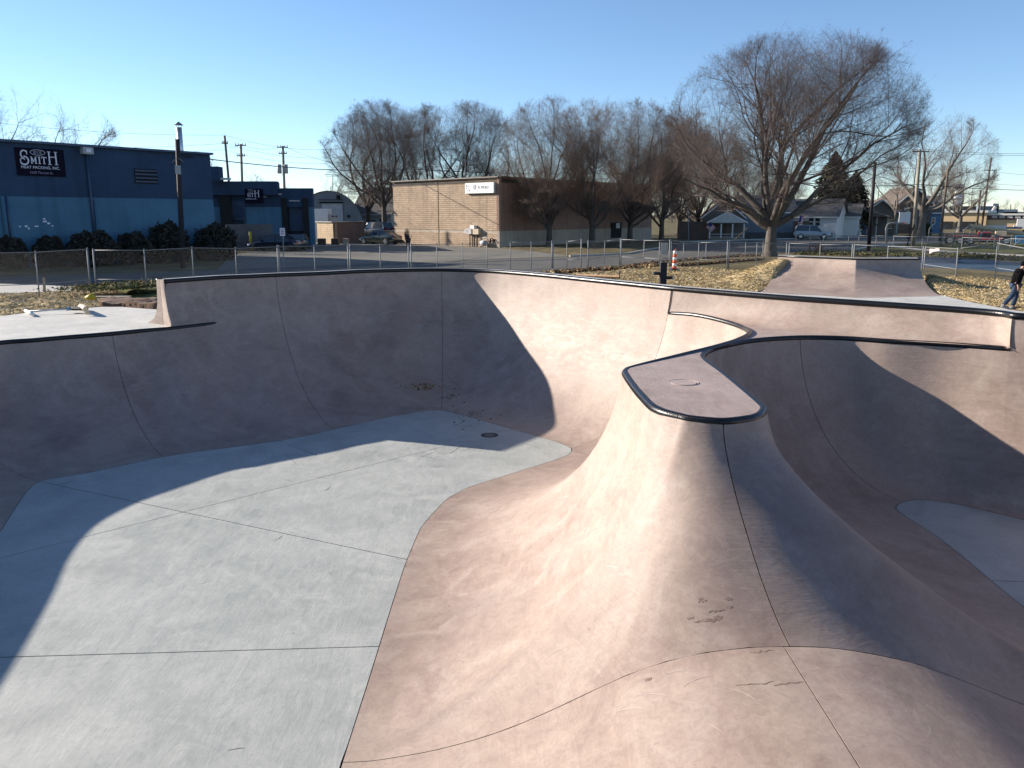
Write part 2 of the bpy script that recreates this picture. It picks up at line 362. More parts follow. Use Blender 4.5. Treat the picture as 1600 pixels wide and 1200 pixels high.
def profile(T, B, n=NV, k=0., p0=0., nose=0.):
    """quarter ellipse from the lip T (vertical) down to B, leaving B with slope k per run"""
    out = []
    for j in range(n):
        ph = p0 + (math.pi / 2 - p0) * j / (n - 1); s = (math.cos(p0) - math.cos(ph)) / math.cos(p0); s = max(0, min(1, s))
        g = (1 - math.sin(ph)) / (1 - math.sin(p0))
        if nose: g += (float(np.interp(s, _nx, _ny)) - g) * nose
        z = B.z - k * (1 - s) + (T.z - B.z + k) * g
        out.append(Vector((T.x + (B.x - T.x) * s, T.y + (B.y - T.y) * s, z)))
    return out
def on_column(c, z):
    for a, b in zip(c[:-1], c[1:]):
        if a.z >= z >= b.z: return a.lerp(b, (a.z - z) / max(1e-6, a.z - b.z))
    return c[-1] if z < c[-1].z else c[0]
def loft(name, T, B, cuts, m=M['pink'], K=None, flip=True, sub=SUB, first=None, last=None, nogap=(), LEAN=None, NOSE=None):
    Ts = catmull(T, sub); Bs = []
    for i in range(len(B) - 1):
        for k in range(sub): Bs.append(Vector(B[i]).lerp(Vector(B[i + 1]), k / sub))
    Bs.append(Vector(B[-1]))
    # ease the corners of the lower rim
    for _ in range(2):
        Bs = [Bs[0]] + [Bs[i] if Bs[i].y < 7 and name == 'hip_panel' else Bs[i] * .5 + (Bs[i - 1] + Bs[i + 1]) * .25 for i in range(1, len(Bs) - 1)] + [Bs[-1]]
    if name == 'hip_panel':
        for _ in range(24):
            X_ = [b.x for b in Bs]
            for i in range(1, len(Bs) - 1):
                if all(abs(Bs[k].y - 6.5) < .01 for k in (i - 1, i, i + 1)) and abs(Bs[i].x - 2.46) > 1e-3: Bs[i].x = .5 * X_[i] + .25 * (X_[i - 1] + X_[i + 1])
    for b in Bs:
        if 6.3 < b.y < 6.62 and -1.5 < b.x < 6.05 and name == 'hip_panel': b.z = hz(b.x)
    Ks = [0.] * len(Ts)
    if K:
        Ks = list(np.interp(np.arange(len(Ts)), np.arange(len(K)) * sub, K))
    Ls = list(np.interp(np.arange(len(Ts)), np.arange(len(LEAN)) * sub, LEAN)) if LEAN else [R(7)] * len(Ts)
    Ns = list(np.interp(np.arange(len(Ts)), np.arange(len(NOSE)) * sub, NOSE)) if NOSE else [0.] * len(Ts)
    for arr in (Ks, Ls, Ns):
        for _ in range(10):
            c_ = list(arr)
            for i in range(1, len(arr) - 1): arr[i] = .5 * c_[i] + .25 * (c_[i - 1] + c_[i + 1])
    g = [profile(t, b, NV, k, l, w) for t, b, k, l, w in zip(Ts, Bs, Ks, Ls, Ns)]
    nb_ = 9
    for ref, idx in ((first, range(nb_)), (last, range(len(g) - 1, len(g) - 1 - nb_, -1))):
        if ref is None: continue
        z0, z1 = (g[idx[0]][0].z, g[idx[0]][-1].z)
        for q, i in enumerate(idx):
            w = (.5 + .5 * math.cos(math.pi * q / nb_)) if q else 1.
            base_ = g[idx[0]] if q == 0 else None
            for j in range(NV):
                p = g[i][j]; zz = min(p.z, ref[0].z); tgt = on_column(ref, zz)
                if q == 0: off0 = None; new = tgt.copy(); new.z = zz
                else: new = p + DD[j] * w
                if q == 0:
                    if j == 0: DD = []
                    DD.append(new - p)
                g[i][j] = new
    skirted(name, g, m, [int(round(c * sub)) for c in cuts], flip, nogap=[q if q >= 0 else len(g) - 1 for q in nogap])
    return Ts, Bs, g

def v3(p, z): return Vector((p[0], p[1], z))
# --- left, low-lipped wall (runs on behind the photographer's left)
lowT = [v3(p, ZL) for p in [(-10.0, 2.2), (-10.1, 4.2), (-10.3, 6.5), (-10.55, 8.4), (-11.0, 10.2), (-11.5, 11.9), (-11.95, 13.2), (-12.18, 14.4), (-12.05, 15.3), (-11.75, 15.95)]] + \
       [G(0, 533, ZL), G(50, 529.3, ZL), G(100, 525, ZL), G(175, 519, ZL), G(225, 514, ZL), G(266, 510, ZL)]
lowB = [v3(p, ZF) for p in [(-6.0, 2.2), (-6.1, 4.2), (-6.5, 6.5), (-7.0, 8.4), (-7.5, 10.2), (-8.05, 11.9), (-8.5, 13.1), (-8.75, 13.79), (-8.86, 14.2), (-8.87, 14.42), (-8.7, 14.6), (-8.3, 14.85), (-7.8, 15.35), (-7.2, 16.0), (-6.6, 16.38), (-6.05, 16.68)]]
# --- tall far wall round the corner
upPx = [(256, 437), (300, 434), (345, 431), (388, 429.5), (430, 427.5), (500, 425), (560, 422), (620, 420.3), (655, 419.6), (690, 419.5), (725, 420), (760, 421.3), (800, 424), (860, 429), (920, 435), (1000, 443), (1050, 448)]
upT = [G(x, y, ZU) for x, y in upPx]
upB = [v3(p, ZF) for p in [(-6.0, 16.7), (-5.7, 16.87), (-5.3, 17.1), (-4.75, 17.5), (-4.15, 18.15), (-3.5, 18.85), (-2.95, 19.4), (-2.43, 19.83), (-2.1, 20.0), (-1.8, 20.04), (-1.5, 19.8), (-1.28, 19.57), (-.85, 19.15), (-.15, 18.35), (.45, 17.7), (1.05, 17.05), (1.27, 16.62)]]
uT, uB, ug = loft('wall_panel', upT, upB, [4, 9], nogap=(0,))
lT, lB, lg = loft('wall_panel', lowT, lowB, [3, 9, 13], last=ug[0], nogap=(-1,))
# --- far right wall of the second bowl
pe = G(1577, 543, 1.10)
rT = [v3(p, ZU) for p in [(pe.x + .03, pe.y + .04), (8.52, 12.50), (9.12, 11.9), (9.75, 11.0), (10.2, 9.8), (10.5, 8), (10.5, 5), (10.5, 2.2)]]
rB = [v3(p, ZG) for p in [(7.75, 11.85), (7.95, 11.6), (8.25, 11.1), (8.5, 10.4), (8.6, 9.5), (8.6, 8), (8.6, 5), (8.6, 2.2)]]
rTs, rBs, rg = loft('wall_panel', rT, rB, [5], nogap=(0,))
# --- peninsula coping line and the long hip below it
penPx = [(1048, 487), (1080, 489.5), (1110, 495), (1140, 503), (1161, 511), (1168, 518.5), (1152, 527.8), (1120, 538), (1058, 553.5), (990, 570.5), (974, 577), (976, 585), (990, 605), (1003, 620), (1015, 632), (1027, 638.5), (1040, 643), (1060, 648), (1080, 652), (1130, 656), (1170, 652), (1185, 648.5), (1193, 644), (1197, 638), (1194, 632.5), (1170, 612), (1130, 580), (1106, 563), (1101, 554), (1112, 545), (1136, 538), (1180, 530), (1250, 525.5), (1320, 526.5), (1388, 531), (1480, 536), (1577, 543)]
penB = [(1.27, 16.62), (1.27, 16.58), (1.27, 16.54), (1.27, 16.48), (1.26, 16.42), (1.24, 16.3), (1.15, 16.1), (.9, 15.8), (.4, 15.3), (-.3, 14.6), (-.8, 14.1), (-1.15, 13.5), (-1.46, 12.2), (-1.53, 10.8), (-1.54, 9.4), (-1.54, 8.0), (-1.55, 6.5), (-1.15, 6.5), (.15, 6.5), (2.46, 6.5), (3.9, 6.5), (5.1, 6.5), (6.1, 6.5), (6.1, 7.1), (6.1, 8.2), (6.14, 9.4), (6.2, 10.4), (6.2, 11.2), (6.12, 11.9), (6.12, 12.1), (6.14, 12.22), (6.22, 12.36), (6.4, 12.5), (6.6, 12.6), (6.85, 12.6), (7.25, 12.38), (7.75, 11.85)]
npn = len(penPx)
penZ = [1.10 - .04 * i / (npn - 1) for i in range(npn)]; penZ[1] = 1.15; penZ[2] = 1.145; penZ[3] = 1.12; penZ[-1] = 1.10; penZ[-2] = 1.082; penZ[-3] = 1.07
penT = [G(x, y, z) for (x, y), z in zip(penPx, penZ)]
pB = []; K = []; LEAN = []; NOSE = []
for i, (x, y) in enumerate(penB):
    if y < 7.2: z = hz(x)
    elif x < 2.46: z = ZF
    else: z = ZG
    pB.append(Vector((x, y, z)))
    k = hslope(x) * (x - penT[i].x) if 16 <= i <= 22 else 0.
    K.append(k * .8); LEAN.append(R(7) + R(14) * math.exp(-((i - 18.3) / 2.0) ** 2)); NOSE.append({18: .3, 19: 1.05, 20: 1.5, 21: 1.4, 22: .9, 23: .5, 24: .2}.get(i, 0.))
pT, pBs, pg = loft('hip_panel', penT, pB, [19, 32], K=K, first=ug[-1], last=rg[0], nogap=(-1,), LEAN=LEAN, NOSE=NOSE)
# --- hip saddle running towards the photographer
xs = [-1.55 + (6.1 + 1.55) * i / 60 for i in range(61)]
ci = min(range(61), key=lambda i: abs(xs[i] - 2.46))
ys = [6.5 - 2.4 * j / 12 for j in range(13)]
g = [[Vector((x, y, hz(x))) for y in ys] for x in xs]
for c in g: c[0].y -= GAP
skirted('hip_panel', g, M['pink'], [ci], True)
# --- near wall under the photographer's platform
nb = [-10.0, -8, -6.1, -4, -1.56, -1, -.5, 0, .5, 1, 1.5, 2, 2.46, 3, 3.5, 4, 4.6, 5.2, 6.1, 7.4, 8.6, 10.5]
g = []
for x in nb:
    zb = ZF if x <= -1.56 else (ZG if x >= 6.1 else hz(x))
    g.append(profile(Vector((x, 1.6, ZU)), Vector((x, 4.1, zb)), 16))
skirted('near_wall_panel', g, M['pink'], [12], True)

# --- the two floors, cut in slabs by their saw joints
def cut_slabs(name, poly, z, lines, m):
    combos = {}
    for mask in range(2 ** len(lines)):
        bm = bmesh.new(); vs = [bm.verts.new((p[0], p[1], z)) for p in poly]; bm.faces.new(vs)
        ok = True
        for k, (a, b) in enumerate(lines):
            d = Vector((b[0] - a[0], b[1] - a[1], 0)).normalized(); n = Vector((-d.y, d.x, 0))
            if not (mask >> k) & 1: n = -n
            bmesh.ops.bisect_plane(bm, geom=bm.verts[:] + bm.edges[:] + bm.faces[:], plane_co=Vector((a[0], a[1], z)) + n * (GAP * 1.7), plane_no=n, clear_inner=True)
            if not bm.faces: ok = False; break
        if ok and sum(f.calc_area() for f in bm.faces) > .05:
            r = bmesh.ops.extrude_face_region(bm, geom=bm.faces[:])
            for e in r['geom']:
                if isinstance(e, bmesh.types.BMVert): e.co.z -= .022
            bmesh.ops.recalc_face_normals(bm, faces=bm.faces[:])
            me = bpy.data.meshes.new(name); bm.to_mesh(me); me.materials.append(m)
            o = bpy.data.objects.new(name, me); col.objects.link(o); o.parent = bowl
        bm.free()
def shrink(poly, d):
    n = len(poly); out = []
    A = sum(poly[i][0] * poly[(i + 1) % n][1] - poly[(i + 1) % n][0] * poly[i][1] for i in range(n)); s = 1 if A > 0 else -1
    for i in range(n):
        a, b, c = (Vector((poly[k % n][0], poly[k % n][1])) for k in (i - 1, i, i + 1))
        t = (c - a).normalized(); out.append((b.x - t.y * s * d, b.y + t.x * s * d))
    return out
f1 = [(p.x, p.y) for p in lB if p.y > 4.12] + [(p.x, p.y) for p in uB[1:]]
f1 += [(p.x, p.y) for p in pBs[1:] if p.x < 1.26 and p.z < ZF + .004 and p.y > 6.7]
f1 += [(-1.56, 6.5), (-1.55, 4.12), (-6.1, 4.12)]
f1c = [f1[0]]
for p in f1[1:]:
    if (Vector(p) - Vector(f1c[-1])).length > .03: f1c.append(p)
def L2(a, b, z): A, B = G(*a, z), G(*b, z); return ((A.x, A.y), (B.x, B.y))
cut_slabs('floor_slab', shrink(f1c, GAP), ZF, [L2((160, 832), (795, 672), ZF), L2((65, 753), (630, 873), ZF), L2((0, 1027), (592, 1010), ZF), L2((440, 690), (660, 775), ZF)], M['grey'])
f2 = [(p.x, p.y) for p in pBs if p.x > 6.09 and p.y > 7.0] + [(p.x, p.y) for p in rBs[1:] if p.y > 4.12] + [(8.6, 4.12), (6.1, 4.12), (6.1, 6.5)]
f2c = [f2[0]]
for p in f2[1:]:
    if (Vector(p) - Vector(f2c[-1])).length > .03: f2c.append(p)
cut_slabs('floor_slab', shrink(f2c, GAP), ZG, [L2((1547, 907), (1600, 909), ZG)], M['grey'])
sealant_under.add([(p[0], p[1], ZF - .021) for p in shrink(f1c, -.05)], [tuple(range(len(f1c)))])
sealant_under.add([(p[0], p[1], ZG - .021) for p in shrink(f2c, -.05)], [tuple(range(len(f2c)))])
sealant_under.build('joint_sealant', M['filler'], bowl)

# --- decks, caps and coping
lT = [c[0].copy() for c in lg]; pT = [c[0].copy() for c in pg]
def outward(path, ref):
    out = []; sg = 0
    for i, p in enumerate(path):
        t = path[min(i + 1, len(path) - 1)] - path[max(i - 1, 0)]; n = Vector((t.y, -t.x, 0)).normalized()
        d = p - ref[i]
        sg += n.dot(Vector((d.x, d.y, 0))); out.append(n)
    return [n if sg > 0 else -n for n in out]
RC = .043
def pipe(path, outs, name='coping', r=RC, dz=-.03, off=.02, mm='steel_black'):
    return MB().tube([p + n * off + Vector((0, 0, dz)) for p, n in zip(path, outs)], r, 14).build(name, M[mm], bowl, True)
# upper lip: coping, cap, flared back
uo = outward(uT, uB)
uo = [sum((uo[max(0, min(len(uo) - 1, i + k))] for k in range(-3, 4)), Vector()).normalized() for i in range(len(uo))]
ro = outward(rTs, rBs)
mid = []                                              # lip between the two walls, above the peninsula deck
for x, y in [(1115, 453.2), (1180, 458.5), (1240, 463), (1300, 467), (1400, 473.5), (1500, 480.3), (1560, 485.6)]: mid.append(G(x, y, ZU))
lipT = catmull([uT[-1]] + mid + [rTs[0]], 6)
lo_ = outward(lipT, [p + Vector((-3, -3, 0)) for p in lipT])
full = uT + lipT[1:] + rTs[1:]; fo = uo + lo_[1:] + ro[1:]
fo = [sum((fo[max(0, min(len(fo) - 1, i + k))] for k in range(-3, 4)), Vector()).normalized() for i in range(len(fo))]
pipe(full, fo, r=.058, dz=-.046, off=.02)
prof = [(.075, 0.), (.30, 0.), (.325, -.06), (.335, -.35), (.37, -.62), (.45, -.83), (.58, -.98), (.74, -1.07), (.90, -1.115), (.92, -1.7)]
g = [[p + n * a + Vector((0, 0, b)) for a, b in prof] for p, n in zip(full, fo)]
v = [p for c in g for p in c]
capo = addmesh('wall_cap', v, grid_faces(len(g), len(prof), False), M['deckw'], bowl)
nL = int(len(uT) * .9)
pipe([p + n * .31 for p, n in zip(full[:nL], fo[:nL])], fo[:nL], 'back_coping')
# end face of the tall wall on the low deck
e0 = full[0]; n0 = fo[0]; td = (full[1] - full[0]).normalized()
inner = [ug[0][j] for j in range(0, 10) if ug[0][j].z > ZL - .02]
ring = [p for p in inner] + [inner[-1] + n0 * .02 + Vector((0, 0, -.08))]
back = [e0 + n0 * a + Vector((0, 0, b)) for a, b in prof[:-1]]
poly = [p - td * .012 for p in (back[::-1] + ring)]
mid_i = [Vector((e0.x, e0.y, 0)) + n0 * .17 - td * .012 + Vector((0, 0, z)) for z in (ZU - .0, ZL - .03)]
def endface(name, pts):
    vv = [tuple(p) for p in pts] + [tuple(p + td * .14) for p in pts]; n = len(pts)
    addmesh(name, vv, [tuple(range(n)), tuple(range(n, 2 * n))[::-1]] + [(i, (i + 1) % n, n + (i + 1) % n, n + i) for i in range(n)], M['pink'], bowl)
bi = [p - td * .012 for p in back]; ri = [p - td * .012 for p in ring]
endface('wall_end', [mid_i[0] + n0 * .006, mid_i[1] + n0 * .006] + bi[::-1][:-1] + [bi[1]])
endface('wall_end', [mid_i[1] - n0 * .006, mid_i[0] - n0 * .006, ri[0] + n0 * .05] + ri)
# low left deck
lo2 = outward(lT, lB)
emb = [lT[-1]] + [on_column(ug[i], ZL) - (on_column(ug[i], ZL - .1) - ug[i][0]).normalized() * 0 + fo[i] * e_ for i, e_ in ((2, .0), (4, .0), (7, .0), (9, .01), (11, .045), (12, .08))]
lpath = lT + emb[1:]; lon = lo2 + [lo2[-1]] * (len(emb) - 1)
pipe(lpath, lon, r=.055, dz=-.043)
outer = [G(x, y, ZL) for x, y in [(252, 484), (215, 481.5), (190, 479.4), (160, 479.4), (125, 482), (85, 485), (40, 489), (0, 494), (-80, 505)]] + [v3(p, ZL) for p in [(-17.5, 18), (-16.5, 12), (-15, 6), (-14, 2)]]
ins = [p + n * .063 for p, n in zip(lT, lo2)]
pl = [(p.x, p.y) for p in ins] + [(-8.9, 20.3)] + [(p.x, p.y) for p in outer]
MB().prism(pl, ZL - .55, ZL).build('low_deck', M['deckw'], bowl)
# peninsula deck with the bank rising to the upper lip
po = [-n if (pT[200] - pT[199]).cross(outward(pT, pBs)[200]).z < 0 else n for n in outward(pT, pBs)]
pipe(pT, po, r=.05, dz=-.036, off=.034)
DZ = .012
nU = 40
lipS = [Vector((np.interp(i / nU, np.linspace(0, 1, len(lipT)), [p.x for p in lipT]), np.interp(i / nU, np.linspace(0, 1, len(lipT)), [p.y for p in lipT]), ZU)) for i in range(nU + 1)]
def zdeck(x, y):                                    # the peninsula's deck falls very slightly to the right
    u = max(0, min(1, (x - 1.5) / 6.8)); return 1.10 - .035 * math.sin(math.pi * min(1, u * 1.0)) - .006
base = []; g = []
for i, p in enumerate(lipS):
    u = i / nU; n = Vector((-.70, -.71, 0)); sm_ = lambda t: (lambda q: q * q * (3 - 2 * q))(max(0, min(1, t))); run = .13 + .52 * sm_((u - .03) / .42) * sm_((1 - u) / .4)
    b = Vector((p.x, p.y, 0)) + n * run; b.z = zdeck(b.x, b.y); base.append(b)
    pr_ = profile(p, b, 12)
    for ref, w in ((ug[-1], max(0, 1 - i / 5)), (rg[0], max(0, 1 - (nU - i) / 5))):
        if w > 0: pr_ = [q + (on_column(ref, q.z) - q) * (w * w * (3 - 2 * w)) + Vector((-.004, -.004, 0)) * w for q in pr_]
    g.append(pr_)
skirted('bank_panel', g, M['pink'], [], False, skip_under=True, nogap=(0,))
pin = [p + n * .062 for p, n in zip(pT, po)]
poly = [(p.x, p.y, zdeck(p.x, p.y)) for p in pin] + [(b.x + .02, b.y + .02, b.z - .002) for b in base[::-1]]
from mathutils.geometry import delaunay_2d_cdt
dv, de, df, _, _, _ = delaunay_2d_cdt([Vector((p[0], p[1])) for p in poly], [], [list(range(len(poly)))], 1, 1e-4)
def sgn(t): return (dv[t[1]] - dv[t[0]]).cross(dv[t[2]] - dv[t[0]])
addmesh('peninsula_deck', [(p.x, p.y, zdeck(p.x, p.y)) for p in dv], [tuple(t) if sgn(t) > 0 else tuple(t)[::-1] for t in df], M['mauve'], bowl)
# round access plate in the peninsula deck, drain in the floor
c = G(1068, 597, 1.09); cz = zdeck(c.x, c.y)
ringp = [(c.x + .19 * math.cos(a), c.y + .19 * math.sin(a)) for a in np.linspace(0, 2 * math.pi, 28, endpoint=False)]
MB().prism([(c.x + .165 * math.cos(a), c.y + .165 * math.sin(a)) for a in np.linspace(0, 2 * math.pi, 28, endpoint=False)], cz - .01, cz + .005).build('access_plate', M['mauve'], bowl)
MB().tube([(x, y, cz + .002) for x, y in ringp + ringp[:1]], .0035, 6).build('plate_ring', M['mauve'], bowl)
c = G(765, 680, ZF)
MB().prism([(c.x + .20 * math.cos(a), c.y + .20 * math.sin(a)) for a in np.linspace(0, 2 * math.pi, 24, endpoint=False)], ZF - .01, ZF + .006).build('drain_cover', mat('rusty_iron', (.07, .05, .045), .8, .3, 20), bowl)
for k in range(5):
    MB().box((c.x, c.y - .12 + .06 * k, ZF + .009), (.26 * (1 - abs(k - 2) * .18), .018, .006)).build('drain_bar', M['galv'], bowl)
# platform the photographer stands on
MB().prism([(-13.5, -3), (12.5, -3), (12.5, 1.55), (-13.5, 1.55)], -.6, ZU).build('near_platform', M['deckw'], bowl)
pipe([Vector((x, 1.6, ZU)) for x in np.linspace(-10, 10.5, 12)], [Vector((0, -1, 0))] * 12)

# ================================================================== THE GROUND
def sheet(name, px, z, m, parent=None, world=()):
    pts = [G(x, y, 0) for x, y in px] + [Vector((a, b, 0)) for a, b in world]
    pl = [(p.x, p.y) for p in pts]
    dv, _, df, _, _, _ = delaunay_2d_cdt([Vector(p) for p in pl], [], [list(range(len(pl)))], 1, 1e-4)
    f = [tuple(t) if (dv[t[1]] - dv[t[0]]).cross(dv[t[2]] - dv[t[0]]) > 0 else tuple(t)[::-1] for t in df]
    o = addmesh(name, [(p.x, p.y, z) for p in dv], f, m, parent)
    o['kind'] = 'structure'; return o, pl
# terrain: one sheet with a hole where the bowl is dug
hole = [(p.x + n.x * .6, p.y + n.y * .6) for p, n in zip(full, fo)][::4] + [(12.4, 2), (12.4, -2.9), (-13.4, -2.9), (-13.6, 2), (-14.8, 6), (-16.3, 12), (-17.2, 18), (-15.6, 24.8), (-12.5, 23.5), (-9.4, 21.2)]
outer_ = [(-1500, -400), (1500, -400), (1500, 2600), (-1500, 2600)]
dv, _, df, _, _, _ = delaunay_2d_cdt([Vector(p) for p in outer_ + hole], [(len(outer_) + i, len(outer_) + (i + 1) % len(hole)) for i in range(len(hole))] + [(i, (i + 1) % 4) for i in range(4)], [], 0, 1e-4)
tris = []
for t in df:
    c = (dv[t[0]] + dv[t[1]] + dv[t[2]]) / 3
    if inpoly(np.array([c.x]), np.array([c.y]), hole)[0]: continue
    t = tuple(t); tris.append(t if (dv[t[1]] - dv[t[0]]).cross(dv[t[2]] - dv[t[0]]) > 0 else t[::-1])
addmesh('ground', [(p.x, p.y, 0) for p in dv], tris, M['ground'])['kind'] = 'structure'

road_near = [(-500, 476), (0, 459), (120, 454), (150, 452), (240, 450), (500, 442), (700, 434), (850, 425.5), (1000, 411.5), (1075, 405), (1135, 398.5), (1195, 396.5), (1250, 393), (1335, 391), (1368, 384), (1420, 380), (1500, 378.5), (1700, 378)]
road_far = [(1700, 371.5), (1500, 371), (1330, 372), (1200, 374.5), (1060, 379), (1040, 386), (980, 397.5), (890, 401.5), (780, 405), (700, 409), (560, 414), (430, 419), (200, 427), (0, 433), (-500, 446)]
sheet('road', road_near + road_far, .008, M['asphalt'])
sheet('parking_lot', [(340, 422), (360, 400), (430, 386), (500, 374), (565, 372), (617, 378), (700, 384), (782, 388.5), (830, 393), (893, 400.5), (780, 404.7), (700, 408.7), (560, 413.7), (430, 418.7)], .016, M['lot'])
# road kerbs: real steps
def kerb(px, h=.13, w=.16):
    p = [G(x, y, 0) for x, y in px]; mb = MB()
    for a, b in zip(p[:-1], p[1:]):
        d = (b - a); L = d.length; mb.box(((a.x + b.x) / 2, (a.y + b.y) / 2, h / 2), (L, w, h), math.atan2(d.y, d.x))
    o = mb.build('kerb', M['walk']); o['kind'] = 'structure'
kerb([(890, 401.3), (980, 397.3), (1038, 386.2)]); kerb([(1500, 378.6), (1420, 380.2), (1368, 384.3), (1338, 390.6)])
kerb([(1600, 371), (1500, 370.8), (1330, 371.8), (1200, 374.3), (1062, 378.8)])
sheet('path', [(-300, 464), (-300, 450), (0, 444.5), (70, 446.3), (120, 448.6), (152, 451.4), (120, 454.5), (0, 460)], .024, M['walk'])
sheet('sidewalk', [(1366, 382.6), (1400, 384.5), (1442, 389.5), (1500, 393.5), (1600, 398.5), (1700, 403), (1700, 406), (1600, 401), (1500, 395.8), (1440, 391.5), (1395, 386.5), (1364, 384.4)], .02, M['walk'])
sheet('blue_court', [(1380, 401), (1450, 401.5), (1520, 405), (1600, 411), (1800, 424), (1800, 446), (1600, 427), (1520, 421), (1440, 417.5), (1380, 414)], .012, M['court'])
sheet('flow_slab', [(1182, 459.5), (1222, 452), (1461, 460), (1506, 471), (1562, 482), (1650, 498), (1760, 520), (1760, 600), (1640, 560)], .03, M['deckw'], world=[(full[-60].x + .9, full[-60].y + .6), (lipT[20].x + .9, lipT[20].y + .9)])
def rough_patch(name, px, z, m, amp, step, world=(), kind='structure', mound=None):
    """uneven ground patch: grid inside the outline with its own bumps"""
    pts = [G(x, y, 0) for x, y in px] + [Vector((a, b, 0)) for a, b in world]; pl = [(p.x, p.y) for p in pts]
    x0, x1 = min(p[0] for p in pl), max(p[0] for p in pl); y0, y1 = min(p[1] for p in pl), max(p[1] for p in pl)
    X, Y = np.meshgrid(np.arange(x0, x1 + step, step), np.arange(y0, y1 + step, step), indexing='ij')
    inn = inpoly(X.ravel(), Y.ravel(), pl).reshape(X.shape)
    Z = np.full(X.shape, z)
    ph = rng.random((14, 3)) * 6.28
    for k in range(14):
        fx, fy = rng.normal(0, 1.0 + .45 * k, 2); Z += amp / (1 + .35 * k) * np.sin(fx * X + fy * Y + ph[k, 0])
    Z += rng.normal(0, amp * .25, X.shape)
    if mound: Z += mound(X, Y)
    edge = inn.copy()
    for ax in (0, 1):
        for s in (-1, 1): edge &= np.roll(inn, s, ax)
    Z = np.where(edge, np.maximum(Z, z * .5), -.06)
    idx = -np.ones(X.shape, int); use = inn.copy()
    for ax in (0, 1):
        for s in (-1, 1): use |= np.roll(inn, s, ax)
    idx[use] = np.arange(use.sum()); v = np.stack([X[use], Y[use], Z[use]], 1)
    f = [(idx[i, j], idx[i + 1, j], idx[i + 1, j + 1], idx[i, j + 1]) for i in range(X.shape[0] - 1) for j in range(X.shape[1] - 1) if idx[i, j] >= 0 and idx[i + 1, j] >= 0 and idx[i + 1, j + 1] >= 0 and idx[i, j + 1] >= 0]
    f = [tuple(int(a) for a in q) for q in f]
    o = addmesh(name, v.tolist(), f, m, None, True); o['kind'] = kind
    return pl, (X, Y, Z, inn)
def hump(cx, cy, rx, ry, h):
    return lambda X, Y: h * np.exp(-(((X - cx) / rx) ** 2 + ((Y - cy) / ry) ** 2))
qa = G(1214, 402, 1.3)
mnd = lambda X, Y: np.clip(1.15 * np.exp(-(((X - qa.x - 1.3) / 2.6) ** 2 + ((Y - qa.y - 1.2) / 1.7) ** 2)), 0, 1.1)
str_px = [(868, 432.5), (905, 427), (1000, 421), (1060, 418.5), (1130, 422), (1165, 424), (1210, 421), (1320, 424), (1300, 440), (1222, 446), (1186, 459), (1182, 466), (1100, 462), (990, 452), (900, 441)]
spl, sgrid = rough_patch('straw_ground', str_px, .05, M['straw'], .022, .16, mound=mnd)
spl2, sgrid2 = rough_patch('straw_ground', [(1436, 432), (1500, 434), (1560, 438), (1620, 446), (1760, 462), (1760, 520), (1650, 496), (1562, 481.3), (1506, 470), (1461, 459.5), (1440, 452)], .05, M['straw'], .02, .16, mound=hump(qa.x + 6.2, qa.y - 1.2, 1.6, 1.4, .55))
def lowmound(X, Y):
    t = np.clip((29.0 - (X + 14) * .1 - Y) / 4.5, 0, 1); return .47 * t * t * (3 - 2 * t)
NEAR = [(p.x, p.y + .02) for p in (G(x, y, ZL) for x, y in ((178, 479.3), (160, 479.2), (125, 481.8), (85, 484.8), (40, 488.8), (0, 493.8), (-80, 504.8)))]
spl3, sgrid3 = rough_patch('straw_ground', [(-200, 478), (0, 459.5), (60, 458), (130, 455), (165, 453.5), (186, 456), (198, 460)], .05, M['straw'], .04, .13, mound=lowmound, world=NEAR)
rough_patch('grass_bank', [(160, 453), (240, 450.5), (330, 449), (330, 466), (255, 470), (215, 470), (196, 466), (194, 459), (186, 455)], .07, M['greeng'], .04, .13, mound=lowmound)
rough_patch('soil', [(150, 470), (200, 467.5), (262, 469)], .09, M['soil'], .05, .11, mound=lowmound, world=[(p.x, p.y + .02) for p in (G(256, 484, ZL), G(215, 481.3, ZL), G(190, 479.2, ZL), G(150, 479.6, ZL))])
rough_patch('lawn', [(771, 387.5), (830, 390.5), (880, 395.5), (905, 398.5), (975, 396.5), (1035, 385.5), (1040, 379), (1000, 377), (900, 382), (785, 386.5)], .10, M['ground'], .03, .5)
rough_patch('lawn', [(1342, 392), (1372, 385.5), (1440, 393), (1520, 398), (1600, 403), (1700, 409), (1700, 413), (1600, 409), (1500, 402), (1380, 399.5), (1250, 397), (1255, 394.5)], .03, M['greeng'], .015, .5)
rough_patch('lawn', [(1398, 381.8), (1500, 379.8), (1700, 379.5), (1700, 401), (1600, 396.5), (1500, 391.8), (1445, 388)], .03, M['greeng'], .015, .5)
# loose straw and leaves lying on those patches
def scatter(name, grid, n, size, m, wl=.22, box=None, zo=.02, up=.35):
    X, Y, Z, inn = grid; I = np.argwhere(inn); k = I[rng.integers(0, len(I), n)]
    x = X[k[:, 0], k[:, 1]] + rng.uniform(-.08, .08, n); y = Y[k[:, 0], k[:, 1]] + rng.uniform(-.08, .08, n); z = np.maximum(Z[k[:, 0], k[:, 1]], .01) + zo
    a = rng.uniform(0, 6.28, n); t = rng.normal(0, up, n); L = size * rng.uniform(.5, 1.5, n)
    U = np.stack([np.cos(a) * np.cos(t), np.sin(a) * np.cos(t), np.sin(t)], 1) * L[:, None]
    b = rng.normal(0, .5, n); V = np.stack([-np.sin(a) * np.cos(b), np.cos(a) * np.cos(b), np.sin(b)], 1) * (L * wl)[:, None]
    o = quads_mesh(name, np.stack([x, y, z], 1), U, V, m); o['kind'] = 'stuff'
scatter('loose_straw', sgrid, 26000, .085, [M['strawpale'], M['strawdry'], M['straw']], .12)
